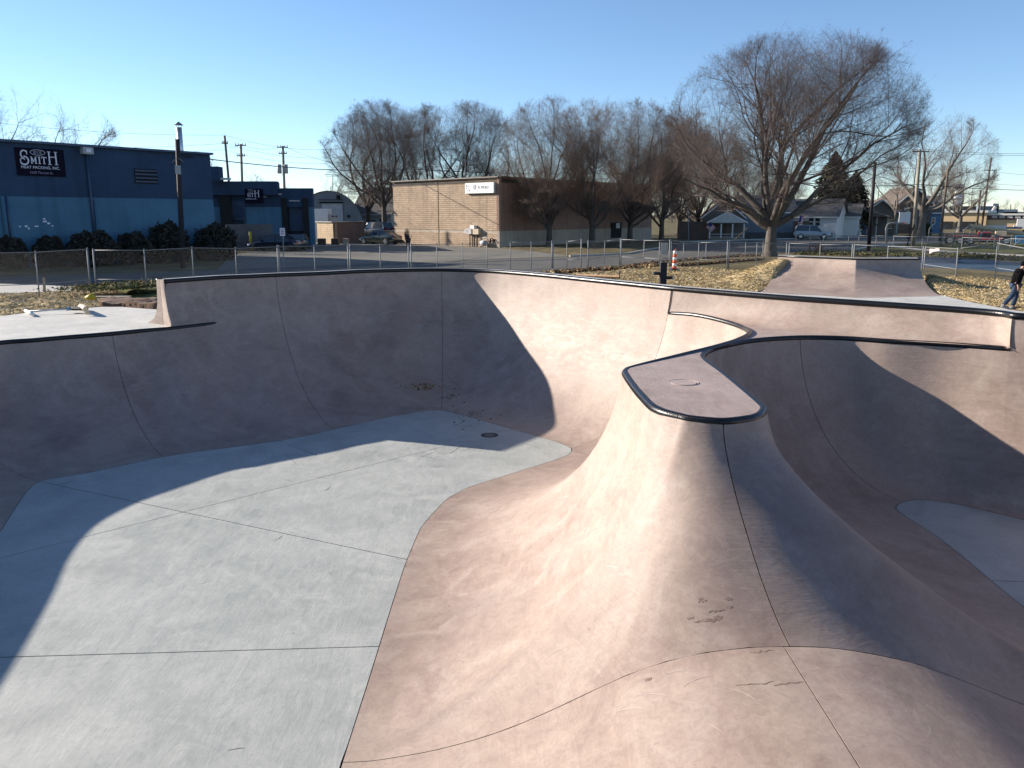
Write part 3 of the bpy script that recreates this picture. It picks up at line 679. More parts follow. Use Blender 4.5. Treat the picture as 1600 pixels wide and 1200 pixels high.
scatter('loose_straw', sgrid2, 16000, .085, [M['strawpale'], M['strawdry'], M['straw']], .12)
scatter('loose_straw', sgrid3, 16000, .07, [M['strawpale'], M['strawdry'], M['strawpale']], .12)
def line_scatter(name, px, n, w, size, m, z=.03, hgt=.1):
    p = [G(x, y, 0) for x, y in px]; seg = np.array([(b - a).length for a, b in zip(p[:-1], p[1:])]); cs = np.cumsum(seg) / seg.sum()
    C = []
    for _ in range(n):
        r = rng.random(); i = int(np.searchsorted(cs, r)); lo = cs[i - 1] if i else 0; t = (r - lo) / (cs[i] - lo)
        q = p[i].lerp(p[i + 1], t); o = rng.normal(0, w); C.append((q.x + o * .6, q.y + o, z + abs(rng.normal(0, hgt))))
    C = np.array(C); a = rng.uniform(0, 6.28, n); t = rng.normal(0, .6, n); L = size * rng.uniform(.5, 1.4, n)
    U = np.stack([np.cos(a) * np.cos(t), np.sin(a) * np.cos(t), np.sin(t)], 1) * L[:, None]
    V = np.stack([-np.sin(a), np.cos(a), rng.normal(0, .5, n)], 1) * (L * .7)[:, None]
    o = quads_mesh(name, C, U, V, m); o['kind'] = 'stuff'
line_scatter('fallen_leaves', [(840, 429), (900, 425), (1000, 418.5), (1062, 416.5)], 2600, .7, .07, [M['leaf1'], M['leaf2'], M['straw']], hgt=.05)
line_scatter('fallen_leaves', [(1060, 416), (1130, 411), (1190, 406)], 1300, .35, .07, [M['leaf1'], M['leaf2']], hgt=.04)
line_scatter('fallen_leaves', [(1000, 413), (1140, 401), (1210, 398)], 1600, .9, .08, [M['leaf1'], M['leaf2'], M['ground']], hgt=.02)
line_scatter('grass_tufts', [(170, 458), (200, 462), (238, 462)], 7000, .9, .035, [M['greeng'], M['greeng'], M['straw']], z=.34, hgt=.06)
line_scatter('grass_tufts', [(1250, 396), (1500, 400), (1600, 405)], 5000, 1.2, .09, [M['greeng'], M['ground']], z=.03, hgt=.05)

# ================================================================== BACK QUARTER PIPE
qp = thing('quarter_pipe', 'pink concrete quarter pipe with a hipped corner standing beyond the bowl wall', 'quarter pipe')
ZQ = 1.3
qt = [G(1215, 399.8, ZQ), G(1255, 401.3, ZQ), G(1300, 403.0, ZQ), G(1330, 404.2, ZQ), G(1338, 404.5, ZQ), G(1348, 404.5, ZQ), G(1390, 404.5, ZQ), G(1438, 404.5, ZQ)]
qb = [G(1186, 457.5, .034), G(1230, 459.5, .034), G(1280, 461.5, .034), G(1318, 464, .034), G(1336, 465, .034), G(1362, 465, .034), G(1420, 463.6, .034), G(1472, 462.5, .034)]
def qloft(i0, i1):
    g = []
    for a, b, c, d in zip(qt[i0:i1], qt[i0 + 1:i1 + 1], qb[i0:i1], qb[i0 + 1:i1 + 1]):
        for k in range(8): g.append(profile(a.lerp(b, k / 8), c.lerp(d, k / 8), 20))
    g.append(profile(qt[i1], qb[i1], 20)); return g
skirted('riding_face', qloft(0, 7), M['pink'], [], True, parent=qp, skip_under=True)
bk = [p + Vector((.35, 1.0, 0)) for p in qt]
mb = MB(); mb.add([p for p in qt] + [p for p in bk], [(i, i + 1, 8 + i + 1, 8 + i) for i in range(7)]); mb.build('top_ledge', M['deckw'], qp)
for end, s in ((0, 1), (7, -1)):
    pr = profile(qt[end], qb[end], 16); n = len(pr)
    vv = [tuple(p) for p in pr] + [(p.x + (.45 if end == 0 else .12), p.y + .95, p.z) for p in pr]
    addmesh('side_wall', vv, grid_faces(2, n), M['pink'], qp, True)
addmesh('back_wall', [tuple(p) for p in bk] + [(p.x, p.y + .5, -.02) for p in bk], [(i, i + 1, 9 + i, 8 + i) for i in range(7)], M['pink'], qp)
MB().tube([p + Vector((0, 0, -.012)) for p in qt], .04, 10).build('coping', M['steel_black'], qp, True)

# ================================================================== CHAIN LINK FENCES
def fence(label, posts, mesh=True, rail2=True, group='chain link fence sections round the skatepark', wire_m='wire', pr=.025, cell=.075, arm=False):
    base = [G(x, yb, 0) for x, yb, yt in posts]; top = [P(x, yt, b.y) for (x, yb, yt), b in zip(posts, base)]
    top = [Vector((b.x + (t.x - b.x) * .25, b.y, max(1.2, t.z))) for t, b in zip(top, base)]
    f = thing('chain_link_fence', label, 'fence', base[0], 0, group); o0 = base[0]
    for i, (b, t) in enumerate(zip(base, top)):
        e = i in (0, len(base) - 1)
        mb = MB().tube([b - o0 + Vector((0, 0, -.1)), t - o0 + Vector((0, 0, .04))], pr * (1.35 if e else 1), 8)
        mb.tube([t - o0 + Vector((0, 0, .03)), t - o0 + Vector((0, 0, .07))], [pr * 1.7, pr * .4], 8)
        mb.build('post', M['galv'], f, True)
    for a, b in zip(top[:-1], top[1:]): MB().tube([a - o0, b - o0], pr * .72, 6).build('rail', M['galv'], f, True)
    if rail2:
        for a, b, c, d in zip(base[:-1], base[1:], top[:-1], top[1:]):
            MB().tube([a.lerp(c, .33) - o0, b.lerp(d, .33) - o0], pr * .6, 6).build('rail', M['galv'], f, True)
    if mesh:
        segs = []
        for a, b, c, d in zip(base[:-1], base[1:], top[:-1], top[1:]):
            a, b, c, d = a - o0, b - o0, c - o0, d - o0; L = (b - a).length; H = (c.z + d.z) / 2
            for sgn_ in (1, -1):
                k = -H
                while k < L:
                    s0, s1 = (k, k + H); h0, h1 = 0., 1.
                    if s0 < 0: h0 = -s0 / H; s0 = 0
                    if s1 > L: h1 = 1 - (s1 - L) / H; s1 = L
                    if s1 > s0:
                        def pt(s_, h_):
                            hh = h_ if sgn_ > 0 else 1 - h_
                            u = s_ / L; return a.lerp(b, u).lerp(c.lerp(d, u), .03 + .95 * hh)
                        p, q = pt(s0, h0), pt(s1, h1); segs.append((*p, *q, .0013, .0013))
                    k += cell
        segs_mesh('wire_mesh', segs, M[wire_m], f)
    return f
fence('chain link fence section at the far left in front of the shaded shrubs', [(-130, 478, 398.5), (-40, 472.5, 396.3), (62, 468.4, 394.2), (142, 461, 389.5)])
fence('chain link fence section starting right of the narrow gap beside the straw', [(151, 458.6, 391), (230, 459.3, 391.3), (304, 453, 387.4), (371, 449, 388.3), (436, 445, 385.6)])
fence('chain link fence section in front of the dark car and loading dock', [(438, 444.8, 385.2), (493, 441, 384.5), (545, 437, 383)])
fence('chain link fence section crossing the wedge of shade on the street', [(548, 436.8, 383), (595, 434, 383), (639, 431, 382)])
fence('chain link fence section across the tan block building with the meters', [(643, 430.8, 381.8), (683, 428, 381.6), (723, 425.6, 381.3), (761, 423, 381), (797.6, 421, 378.5), (830, 421, 379.3), (862, 419.2, 377.4)])
fence('short chain link fence section ending at a tall post before the narrow gap', [(864, 419.2, 377.4), (885.6, 418.6, 377.5), (907.8, 419.6, 374.8)])
fence('short chain link fence section left of the gate', [(918.5, 419.5, 376.6), (944.6, 413.5, 377), (968.5, 414, 374)])
fence('framed chain link gate with a middle brace beside the black post', [(970, 414.6, 374), (1005.7, 416.5, 375.7), (1045.6, 418.8, 375.7)], group='chain link fence sections round the skatepark', cell=.06)
fence('chain link fence section behind the orange and white marker', [(1048, 418.8, 376), (1091, 418, 379), (1135.5, 419.6, 378)])
fence('chain link fence section passing in front of the big tree trunk', [(1138, 419.6, 377.5), (1181.5, 415.6, 379.8), (1228, 414, 379.6)])
fence('farther chain link fence section standing beyond the leaf strip left of the big tree', [(1030, 415.8, 379.3), (1067.5, 413.6, 381), (1102.5, 412.8, 380), (1164, 408, 379), (1191.7, 404.6, 380)], cell=.1)
fence('chain link fence section just above the sunlit face of the quarter pipe', [(1232, 414, 379.9), (1280, 416, 382.3), (1330, 418, 382.4)])
fence('chain link fence section just above the shaded face of the quarter pipe', [(1333, 418.2, 382.4), (1385.5, 421, 384.7), (1440, 426, 386)])
fence('chain link fence section behind the walking man', [(1443, 426.5, 386), (1493, 435.7, 388.6), (1553.5, 436.8, 380), (1612, 445, 391), (1700, 456, 396)])
fence('low far chain link fence along the side street', [(1243, 388, 375.5), (1265, 388, 375), (1286, 388, 375), (1306, 388, 375.2), (1325, 388, 375.3), (1341, 388, 375.4), (1368, 388.5, 375.6), (1395, 389, 375.8), (1440, 391, 376.5), (1502, 392.5, 378), (1560, 395, 379.5), (1640, 398, 381)], cell=.14, rail2=False, pr=.035)

# ================================================================== MEAT PACKING BUILDING
sb = thing('packing_building', 'dark and light blue painted block building with a black sign high on its shaded wall', 'building')
A0 = Vector((-21.75, 60.2, 0)); A1 = Vector((-30.75, 48.4, 0)); dS = (A0 - A1).normalized(); A2 = A1 - dS * 7.2
def onS(px, py, out=0.):
    """point on the long facade plane under a pixel"""
    a, b = ray(px, py); n = Vector((dS.y, -dS.x, 0)); # outward normal (towards camera)
    d = Vector((a, 1, -b)); t = (A0 - Vector((0, 0, ZC))).dot(n) / d.dot(n); return Vector((0, 0, ZC)) + d * t + n * out
nS = Vector((dS.y, -dS.x, 0))
zt = onS(330, 243).z; zb_ = (onS(20, 305.5).z + onS(300, 312.5).z) / 2
zt = (onS(20, 221).z + onS(330, 243).z) / 2
LS = (A0 - A2).length
wallquad('upper_wall', A2, A0, zb_, zt, M['smith_hi'], sb, 14.)
wallquad('lower_wall', A2, A0, -.1, zb_, M['smith_lo'], sb, 14.)
MB().box(((A2 + A0) / 2 + Vector((0, 0, zt + .06)) - nS * 6.9)[:], (LS + .2, 14.4, .14), math.atan2(dS.y, dS.x)).build('parapet_cap', M['trimnavy'], sb)
# conduits, lamp and vent
def pipeS(p0, p1, r, name='downpipe', mm='trimnavy'):
    a, b = onS(*p0, .1), onS(*p1, .1); a.z += 0; b = Vector((a.x, a.y, b.z)); MB().tube([a, b], r, 8).build(name, M[mm], sb, True)
pipeS((134, 242), (143, 400), .09); pipeS((146, 312), (151, 400), .05, mm='smith_lo'); pipeS((2, 306), (6, 402), .12, mm='smith_lo'); pipeS((8, 306), (13, 402), .07, mm='trimnavy')
c = onS(132, 236, .3); MB().box(c[:], (.65, .45, .42), math.atan2(dS.y, dS.x)).build('wall_lamp', M['box'], sb)
MB().box((c + nS * .24)[:], (.30, .05, .22), math.atan2(dS.y, dS.x)).build('lamp_lens', M['signwhite'], sb)
c = onS(228, 275.5, .03)
for k in range(4): MB().box((c + Vector((0, 0, .36 - .24 * k)))[:], (1.55, .12, .09), math.atan2(dS.y, dS.x), 0).build('vent_slat', M['trimnavy'], sb)
MB().box((c - nS * .0)[:], (1.6, .06, .95), math.atan2(dS.y, dS.x)).build('vent', M['dark'], sb)
for k, (x, y) in enumerate([(31, 354), (41, 353.5), (57, 353.5), (45, 357), (69, 342), (70, 346), (82, 353), (76, 349)]):
    c = onS(x, y, .004); MB().box(c[:], (.10 + .06 * (k % 3), .008, .07 + .03 * (k % 2)), math.atan2(dS.y, dS.x)).build('paint_chip', M['signwhite'], sb)
# lettering: strokes in the sign plane
def frame_at(o, dx, up):                          # maps sign coordinates to the world
    dx = dx.normalized(); n = dx.cross(up).normalized()
    return lambda x, y, z=0.: o + dx * x + up * y + n * z
def stroke(mb, fr, pts, w, z0=.0, z1=.012):
    for (x0, y0), (x1, y1) in zip(pts[:-1], pts[1:]):
        d = Vector((x1 - x0, y1 - y0)); L = d.length
        if L < 1e-6: continue
        d.normalize(); n = Vector((-d.y, d.x)) * w / 2; e = d * w * .08
        q = [(x0 - e.x + n.x, y0 - e.y + n.y), (x0 - e.x - n.x, y0 - e.y - n.y), (x1 + e.x - n.x, y1 + e.y - n.y), (x1 + e.x + n.x, y1 + e.y + n.y)]
        mb.hexa([fr(a, b, z0) for a, b in q], [fr(a, b, z1) for a, b in q])
def serif(mb, fr, x, y, w, t): stroke(mb, fr, [(x - w / 2, y), (x + w / 2, y)], t)
def arc(cx, cy, rx, ry, a0, a1, n=14): return [(cx + rx * math.cos(R(a0 + (a1 - a0) * k / n)), cy + ry * math.sin(R(a0 + (a1 - a0) * k / n))) for k in range(n + 1)]
def text(s_, size, fr, x, y, m, parent, z=.01, align='LEFT', sx=1., ext=.004):
    cu = bpy.data.curves.new('lettering', 'FONT'); cu.body = s_; cu.size = size; cu.align_x = align; cu.extrude = ext
    o = bpy.data.objects.new('lettering', cu); cu.materials.append(m)
    p = fr(x, y, z); ex = (fr(1, 0) - fr(0, 0)); ey = (fr(0, 1) - fr(0, 0)); ez = ex.cross(ey).normalized()
    o.matrix_world = Matrix(((ex.x * sx, ey.x, ez.x, p.x), (ex.y * sx, ey.y, ez.y, p.y), (ex.z * sx, ey.z, ez.z, p.z), (0, 0, 0, 1)))
    col.objects.link(o); mw = o.matrix_world.copy(); bpy.context.view_layer.update()
    me = bpy.data.meshes.new_from_object(o.evaluated_get(bpy.context.evaluated_depsgraph_get())); bpy.data.objects.remove(o)
    me.transform(mw); me.materials.clear(); me.materials.append(m)
    o2 = bpy.data.objects.new('lettering', me); col.objects.link(o2); o2.parent = parent
    return o2
def smith_sign(name, label, fr, W, H, cut=0.):
    s = thing(name, label, 'sign')
    x0 = W * cut
    q = [(x0, 0), (W, 0), (W, H), (x0, H)]; MB().hexa([fr(a, b, -.05) for a, b in q], [fr(a, b, 0) for a, b in q]).build('board', M['signblack'], s)
    u = W / 100.; v = H / 58.
    def mk(): return MB()
    fx = lambda x, y, z=0.: fr(x * u, y * v, z)
    def letter(strokes, serifs=(), w=2.2):
        mb = mk()
        for st, ww in strokes: stroke(mb, fx, st, ww)
        for a, b, c in serifs: serif(mb, fx, a, b, c, 1.1)
        mb.build('letter', M['signwhite'], s)
    if cut < .1:
        letter([(arc(17, 44, 6.8, 8.2, 40, 270), 2.6), (arc(16, 31.5, 8.6, 8.4, 90, -150), 3.0), (arc(13, 31, 4.6, 4.6, 210, 20), 1.8), ([(22.6, 52), (22.6, 44)], 1.6)], w=2.4)
        letter([([(31, 40), (31, 26)], 2), ([(31, 40), (35, 29)], 2.2), ([(35, 29), (39.5, 40)], 1.3), ([(39.5, 40), (39.5, 26)], 2.3)], [(31, 26, 4), (39.5, 26, 4), (30.4, 40, 3), (40, 40, 3)])
    else:
        letter([([(36.5, 34), (39.5, 40)], 1.3), ([(39.5, 40), (39.5, 26)], 2.3)], [(39.5, 26, 4), (40, 40, 3)])
    letter([([(47, 40), (47, 26)], 2.3)], [(47, 26, 5), (47, 40, 5)])
    letter([([(56.5, 40), (56.5, 26)], 2.3), ([(51.5, 40), (62, 40)], 1.4), ([(51.8, 40), (51.8, 37)], .9), ([(61.7, 40), (61.7, 37)], .9)], [(56.5, 26, 4.6)])
    letter([([(68, 52), (68, 25)], 3.0), ([(82, 52), (82, 25)], 3.0), ([(68, 41), (82, 41)], 1.6)], [(68, 25, 7.5), (82, 25, 7.5), (68, 52, 7.5), (82, 52, 7.5)])
    mb = mk(); stroke(mb, fx, arc(45, 49.3, 15.2, 5.6, (0 if cut < .1 else -115), (360 if cut < .1 else 115), 30), .8); mb.build('emblem_ring', M['signwhite'], s)
    for k, (cx, mm) in enumerate(((39, 'signpurple'), (45, 'signgrey'), (51, 'signgreen'))):
        if cut and k == 0: continue
        mb = mk(); stroke(mb, fx, arc(cx, 49.3, 1.9, 2.7, 20, 330, 9), 1.3); stroke(mb, fx, [(cx - 1.2, 51), (cx + 1.6, 47.4)], 1.2); mb.build('emblem', M[mm], s)
    if cut < .1:
        text('MEAT PACKING, INC.', 8.2 * v, fr, 8 * u, 15 * v, M['signwhite'], s, sx=1.02, ext=.006)
        text('1620 Thomas St.', 7.2 * v, fr, 24 * u, 4.5 * v, M['signpurple'], s, sx=1.0)
    else:
        text('ACKING, INC.', 7.6 * v, fr, x0 + 1.5 * u, 15 * v, M['signwhite'], s, sx=1.0, ext=.006)
    return s
o_ = onS(27, 273.8, .09); W_ = (onS(102.5, 276.5, .09) - o_); W_ = Vector((W_.x, W_.y, 0)).length
H_ = onS(22.5, 229.8).z - onS(27, 273.8).z
smith_sign('packing_company_sign', 'big black SMITH meat packing sign near the roofline of the long blue wall', frame_at(o_, dS, Vector((0, 0, 1))), W_, H_)

# low wing with the loading dock
wg = thing('dock_wing', 'low dark blue wing with a shaded loading dock and a reflecting window', 'building')
Dw = 78.
def W(px, py=345, D=Dw): return P(px, py, D)
xl, xr = W(352).x, W(490).x
ztop = W(430, 285).z; zt2 = W(470, 294).z; zbd = W(430, 323.5).z
D0 = (onS(351, 300)).y
xm = W(432, 285).x
wallquad('lower_wall', (xl - 4, Dw), (W(441).x, Dw), -.1, zbd, M['smith_lo'], wg, .5)
wallquad('upper_wall', (xl - 4, Dw - .003), (xm, Dw - .003), zbd, ztop, M['smith_hi'], wg, 1.)
wallquad('upper_wall', (xm, Dw + .002), (xr, Dw + .002), zbd, zt2, M['smith_hi'], wg, .6)
wallquad('lower_wall', (W(483).x, Dw), (xr, Dw), -.1, zbd, M['smith_lo'], wg, .5)
wallquad('side_wall', (xr - .02, Dw + .3), (xr - 3.6, Dw + 12), -.1, zt2, M['smith_lo'], wg, .3)
MB().box(((xl + xm) / 2 - 1, Dw - .35, ztop - .55), (xm - xl + 2.4, .8, 1.25)).build('fascia', M['smith_hi'], wg)
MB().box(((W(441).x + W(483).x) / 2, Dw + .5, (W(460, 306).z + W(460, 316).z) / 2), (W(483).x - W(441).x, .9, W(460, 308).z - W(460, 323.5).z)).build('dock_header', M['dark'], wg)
dx0, dx1 = W(441).x, W(483).x; zd0, zd1 = W(460, 361).z, W(460, 318).z
MB().box(((dx0 + dx1) / 2, Dw + .6, (zd0 + zd1) / 2), (dx1 - dx0 - 1.0, .1, zd1 - zd0)).build('dock_door', M['trimnavy'], wg)
for k in range(5): MB().box(((dx0 + dx1) / 2, Dw + .53, zd0 + (zd1 - zd0) * (k + .5) / 5), (dx1 - dx0 - 1.1, .04, .06)).build('door_rib', M['trimnavy'], wg)
for x in (dx0 + .28, dx1 - .28): MB().box((x, Dw + .25, (zd0 + zd1) / 2), (.55, .7, zd1 - zd0 + 1)).build('dock_bumper', M['rubber'], wg)
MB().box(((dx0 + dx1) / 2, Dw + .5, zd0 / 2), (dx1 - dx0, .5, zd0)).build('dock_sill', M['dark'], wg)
MB().box(((dx0 + dx1) / 2, Dw - .05, zd1 + .25), (1.0, .1, .12)).build('dock_lamp', M['box'], wg)
wx0, wx1 = W(357.5).x, W(382.5).x; wz0, wz1 = W(370, 351).z, W(370, 316).z
MB().box(((wx0 + wx1) / 2, Dw - .06, (wz0 + wz1) / 2), (wx1 - wx0 + .25, .1, wz1 - wz0 + .25)).build('window_frame', M['trimnavy'], wg)
wm = mat('mirror_window_glass', (.80, .82, .78), .05, .03, 2, metal=1.)
MB().box(((wx0 + wx1) / 2, Dw - .14, (wz0 + wz1) / 2 + .35), (wx1 - wx0 - .1, .03, wz1 - wz0 - .7), 0, R(-6)).build('window_pane', wm, wg)
MB().box(((wx0 + wx1) / 2, Dw - .12, wz0 + .2), (wx1 - wx0 - .1, .03, .55)).build('window_pane', M['glass'], wg)
MB().box((W(352.8).x + .2, Dw - .3, (wz0 + wz1) / 2 - .3), (1.0, .5, wz1 - wz0 + 2.2)).build('recess_shade', M['dark'], wg)  # solid near-black box painted as the shade of a recess
for px_, py_ in ((426, 298.8), (437, 303.5), (412.5, 307.5)): MB().box(W(px_, py_, Dw - .2)[:], (.35, .3, .16)).build('soffit_lamp', M['box'], wg)
MB().box((W(352).x, Dw - 1.5, (W(357, 262).z + ztop) / 2), (W(359).x - W(345).x, 1.2, W(357, 262).z - ztop)).build('roof_unit', M['smith_hi'], wg)
MB().box((W(360, 281).x, Dw - 1.4, W(360, 280.5).z), (.9, .6, .18)).build('roof_flashing', M['white'], wg)
fr2 = frame_at(W(383.2 - .33 * 30, 317.5, Dw - .82), Vector((1, 0, 0)), Vector((0, 0, 1)))
smith_sign('dock_sign', 'smaller black sign reading SMITH partly hidden, above the window by the dock', fr2, W(411).x - W(373).x, W(400, 295.3).z - W(400, 317.5).z, .27)
lw = thing('low_block_wall', 'low shaded grey block wall between the yellow bollards and the dock', 'wall')
wallquad('block_face', (W(352, 345, 74).x, 74), (W(426, 345, 75.5).x, 75.5), -.05, W(400, 350.5, 74.5).z, M['greyblock'], lw, .3)
for px_, pb, pt in ((361, 399, 368), (392.5, 392, 363)):
    b = G(px_, pb, 0); t = P(px_, pt, b.y)
    bo = tag(MB().tube([b, Vector((b.x, b.y, t.z)), Vector((b.x, b.y, t.z + .06))], [.12, .12, .06], 12).build('bollard', M['yellow'], None, True), 'yellow steel bollard ' + ('nearer the shrub at the building corner' if px_ < 380 else 'farther along, in front of the low grey block wall'), 'bollard', 'yellow bollards by the dock')
b = G(491, 388, 0); tag(MB().tube([b, b + Vector((0, 0, 1.6))], .14, 10).build('bollard', mat('ochre_paint', (.25, .17, .04), .8), None, True), 'weathered ochre bollard at the right corner of the dock wing', 'bollard', 'yellow bollards by the dock')

# ================================================================== TAN BLOCK BUILDING
tb = thing('block_building', 'tan split face block building with a white sign and utility meters on its lit side', 'building')
B0 = G(616.5, 380.3, 0); B1 = G(780, 387.2, 0); B2 = Vector((P(1018, 350, 104).x, 104, 0)); HB = (P(780, 278.5, B1.y).z + P(617, 283, B0.y).z) / 2
zgr = P(780, 363, B1.y).z
wallquad('upper_side_wall', B0, B1, zgr + .12, HB, M['tanblock'], tb, .3)
wallquad('lower_side_wall', B0, B1, -.1, zgr - .12, M['tanblock'], tb, .3)
dB = (B1 - B0).normalized(); nB = Vector((dB.y, -dB.x, 0)); dC = (B2 - B1).normalized(); nC = Vector((dC.y, -dC.x, 0))
a = B0 - nB * .03; b = B1 - nB * .03; wallquad('groove_course', a, b, zgr - .12, zgr + .12, M['tanlow'], tb, .2)
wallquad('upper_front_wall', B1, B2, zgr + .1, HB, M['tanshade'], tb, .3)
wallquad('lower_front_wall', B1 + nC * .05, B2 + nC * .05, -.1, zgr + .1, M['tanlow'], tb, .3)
bk0 = B0 + (B2 - B1)
MB().prism([(p.x, p.y) for p in (B0, B1, B2, bk0)], HB - .5, HB - .1).build('roof', M['roofgrey'], tb)
for a, b in ((B0, B1), (B1, B2)):
    d = (b - a).normalized(); n = Vector((d.y, -d.x, 0))
    MB().box(((a + b) / 2 + n * .02 + Vector((0, 0, HB + .04)))[:], ((b - a).length + .1, .42, .10), math.atan2(d.y, d.x)).build('parapet_cap', mat('cap_flashing', (.16, .13, .11), .6), tb)
MB().box(((B0.lerp(B1, .46)) + nB * .012 + Vector((0, 0, HB / 2)))[:], (.035, .03, HB), math.atan2(dB.y, dB.x)).build('control_joint', M['dark'], tb)
def onB(px, py, out=0.):
    a, b = ray(px, py); d = Vector((a, 1, -b)); t = (B1 - Vector((0, 0, ZC))).dot(nB) / d.dot(nB); return Vector((0, 0, ZC)) + d * t + nB * out
def onC(px, py, out=0.):
    a, b = ray(px, py); d = Vector((a, 1, -b)); t = (B1 - Vector((0, 0, ZC))).dot(nC) / d.dot(nC); return Vector((0, 0, ZC)) + d * t + nC * out
aB = math.atan2(dB.y, dB.x); aC = math.atan2(dC.y, dC.x)
# door and papers in the shaded front
c0 = onC(954, 349, .06); c1 = onC(970, 370, .06)
MB().box(((c0 + c1) / 2)[:], ((c1 - c0).length * .8, .1, c0.z - c1.z + .2), aC).build('door', M['dark'], tb)
c2 = onC(964, 352.5, .14); MB().box(c2[:], (.85, .04, .6), aC).build('door_window', M['offwhite'], tb)
# the sign
sg = thing('wall_sign', 'white sign reading APPLIED with a round dark logo on the tan block wall', 'sign')
s0 = onB(730, 302.5, .28); s1 = onB(774.5, 302.5, .28); hS = onB(752, 286, .28).z - onB(752, 302.3, .28).z; wS = (s1 - s0).length
frB = frame_at(s0, dB, Vector((0, 0, 1)))
mb = MB(); mb.hexa([frB(x, y, -.24) for x, y in ((0, 0), (wS, 0), (wS, hS), (0, hS))], [frB(x, y, 0) for x, y in ((0, 0), (wS, 0), (wS, hS), (0, hS))]); mb.build('sign_box', M['white'], sg)
text('A', hS * .50, frB, wS * .455, hS * .42, M['signgrey'], sg); text('PPLIED', hS * .38, frB, wS * .565, hS * .42, M['signgrey'], sg, sx=.98)
mb = MB(); stroke(mb, frB, [(wS * .52, hS * .30), (wS * .86, hS * .30)], hS * .025); mb.build('underline', M['box'], sg)
mb = MB(); mb.add([frB(wS * (.35 + .052 * math.cos(k * math.pi / 10)), hS * (.60 + .24 * math.sin(k * math.pi / 10)), .012) for k in range(20)], [tuple(range(20))]); mb.build('logo_disc', M['signgrey'], sg)
mb = MB(); stroke(mb, frB, [(wS * .33, hS * .42), (wS * .35, hS * .78), (wS * .38, hS * .45)], hS * .05, .013, .02); mb.build('logo_mark', M['white'], sg)
for k, (x, y, r_) in enumerate([(.035, .75, 40), (.055, .62, 70), (.05, .42, 100), (.06, .2, 35), (.10, .72, -50), (.12, .5, -60), (.15, .35, -70), (.14, .2, 60)]):
    mb = MB(); stroke(mb, frB, [(wS * x, hS * y), (wS * x + .16 * math.cos(R(r_)), hS * y + .16 * math.sin(R(r_)))], .07, .004, .012); mb.build('logo_mark', M['signgrey'], sg)
# meters
mt = thing('utility_meters', 'grey and tan utility meter boxes on dark pipes against the tan block wall', 'meters')
for x, y0, y1, w, mm in ((732.5, 358.5, 364, .5, 'box'), (737, 356.5, 365.5, .75, 'box'), (742, 352, 357.5, .6, 'white'), (747.5, 357.5, 366, .85, 'boxtan')):
    a = onB(x, y0, .2); b = onB(x, y1, .2)
    MB().box(((a + b) / 2)[:], (w, .4, a.z - b.z), aB).build('meter_box', M[mm], mt)
for x, y0, r_ in ((736.5, 365, .05), (740.5, 357, .05), (747.5, 365, .07)):
    a = onB(x, y0, .2); MB().tube([(a.x, a.y, a.z), (a.x, a.y, -.05)], r_, 8).build('meter_pipe', M['rubber'], mt, True)
gm = thing('gas_meter', 'small grey gas meter with curved pipes low on the tan wall', 'gas meter')
a = onB(760.5, 380, .4); MB().tube([a - dB * .3, a + dB * .35], .28, 12).build('meter_body', M['box'], gm, True)
a = onB(758, 377, .35); b = onB(764, 375, .35); c = onB(768, 379, .3)
MB().tube([a + Vector((0, 0, -.4)), a + Vector((0, 0, .35)), b + Vector((0, 0, .3)), c], .055, 8).build('inlet_pipe', M['box'], gm, True)
c0, c1, c2 = onB(766.5, 380, .15), onB(768.5, 372.5, .15), onB(775, 377, .15)
MB().tube([c0, c1, c1 + dB * .2, c2], .06, 8).build('outlet_pipe', M['rubber'], gm, True)

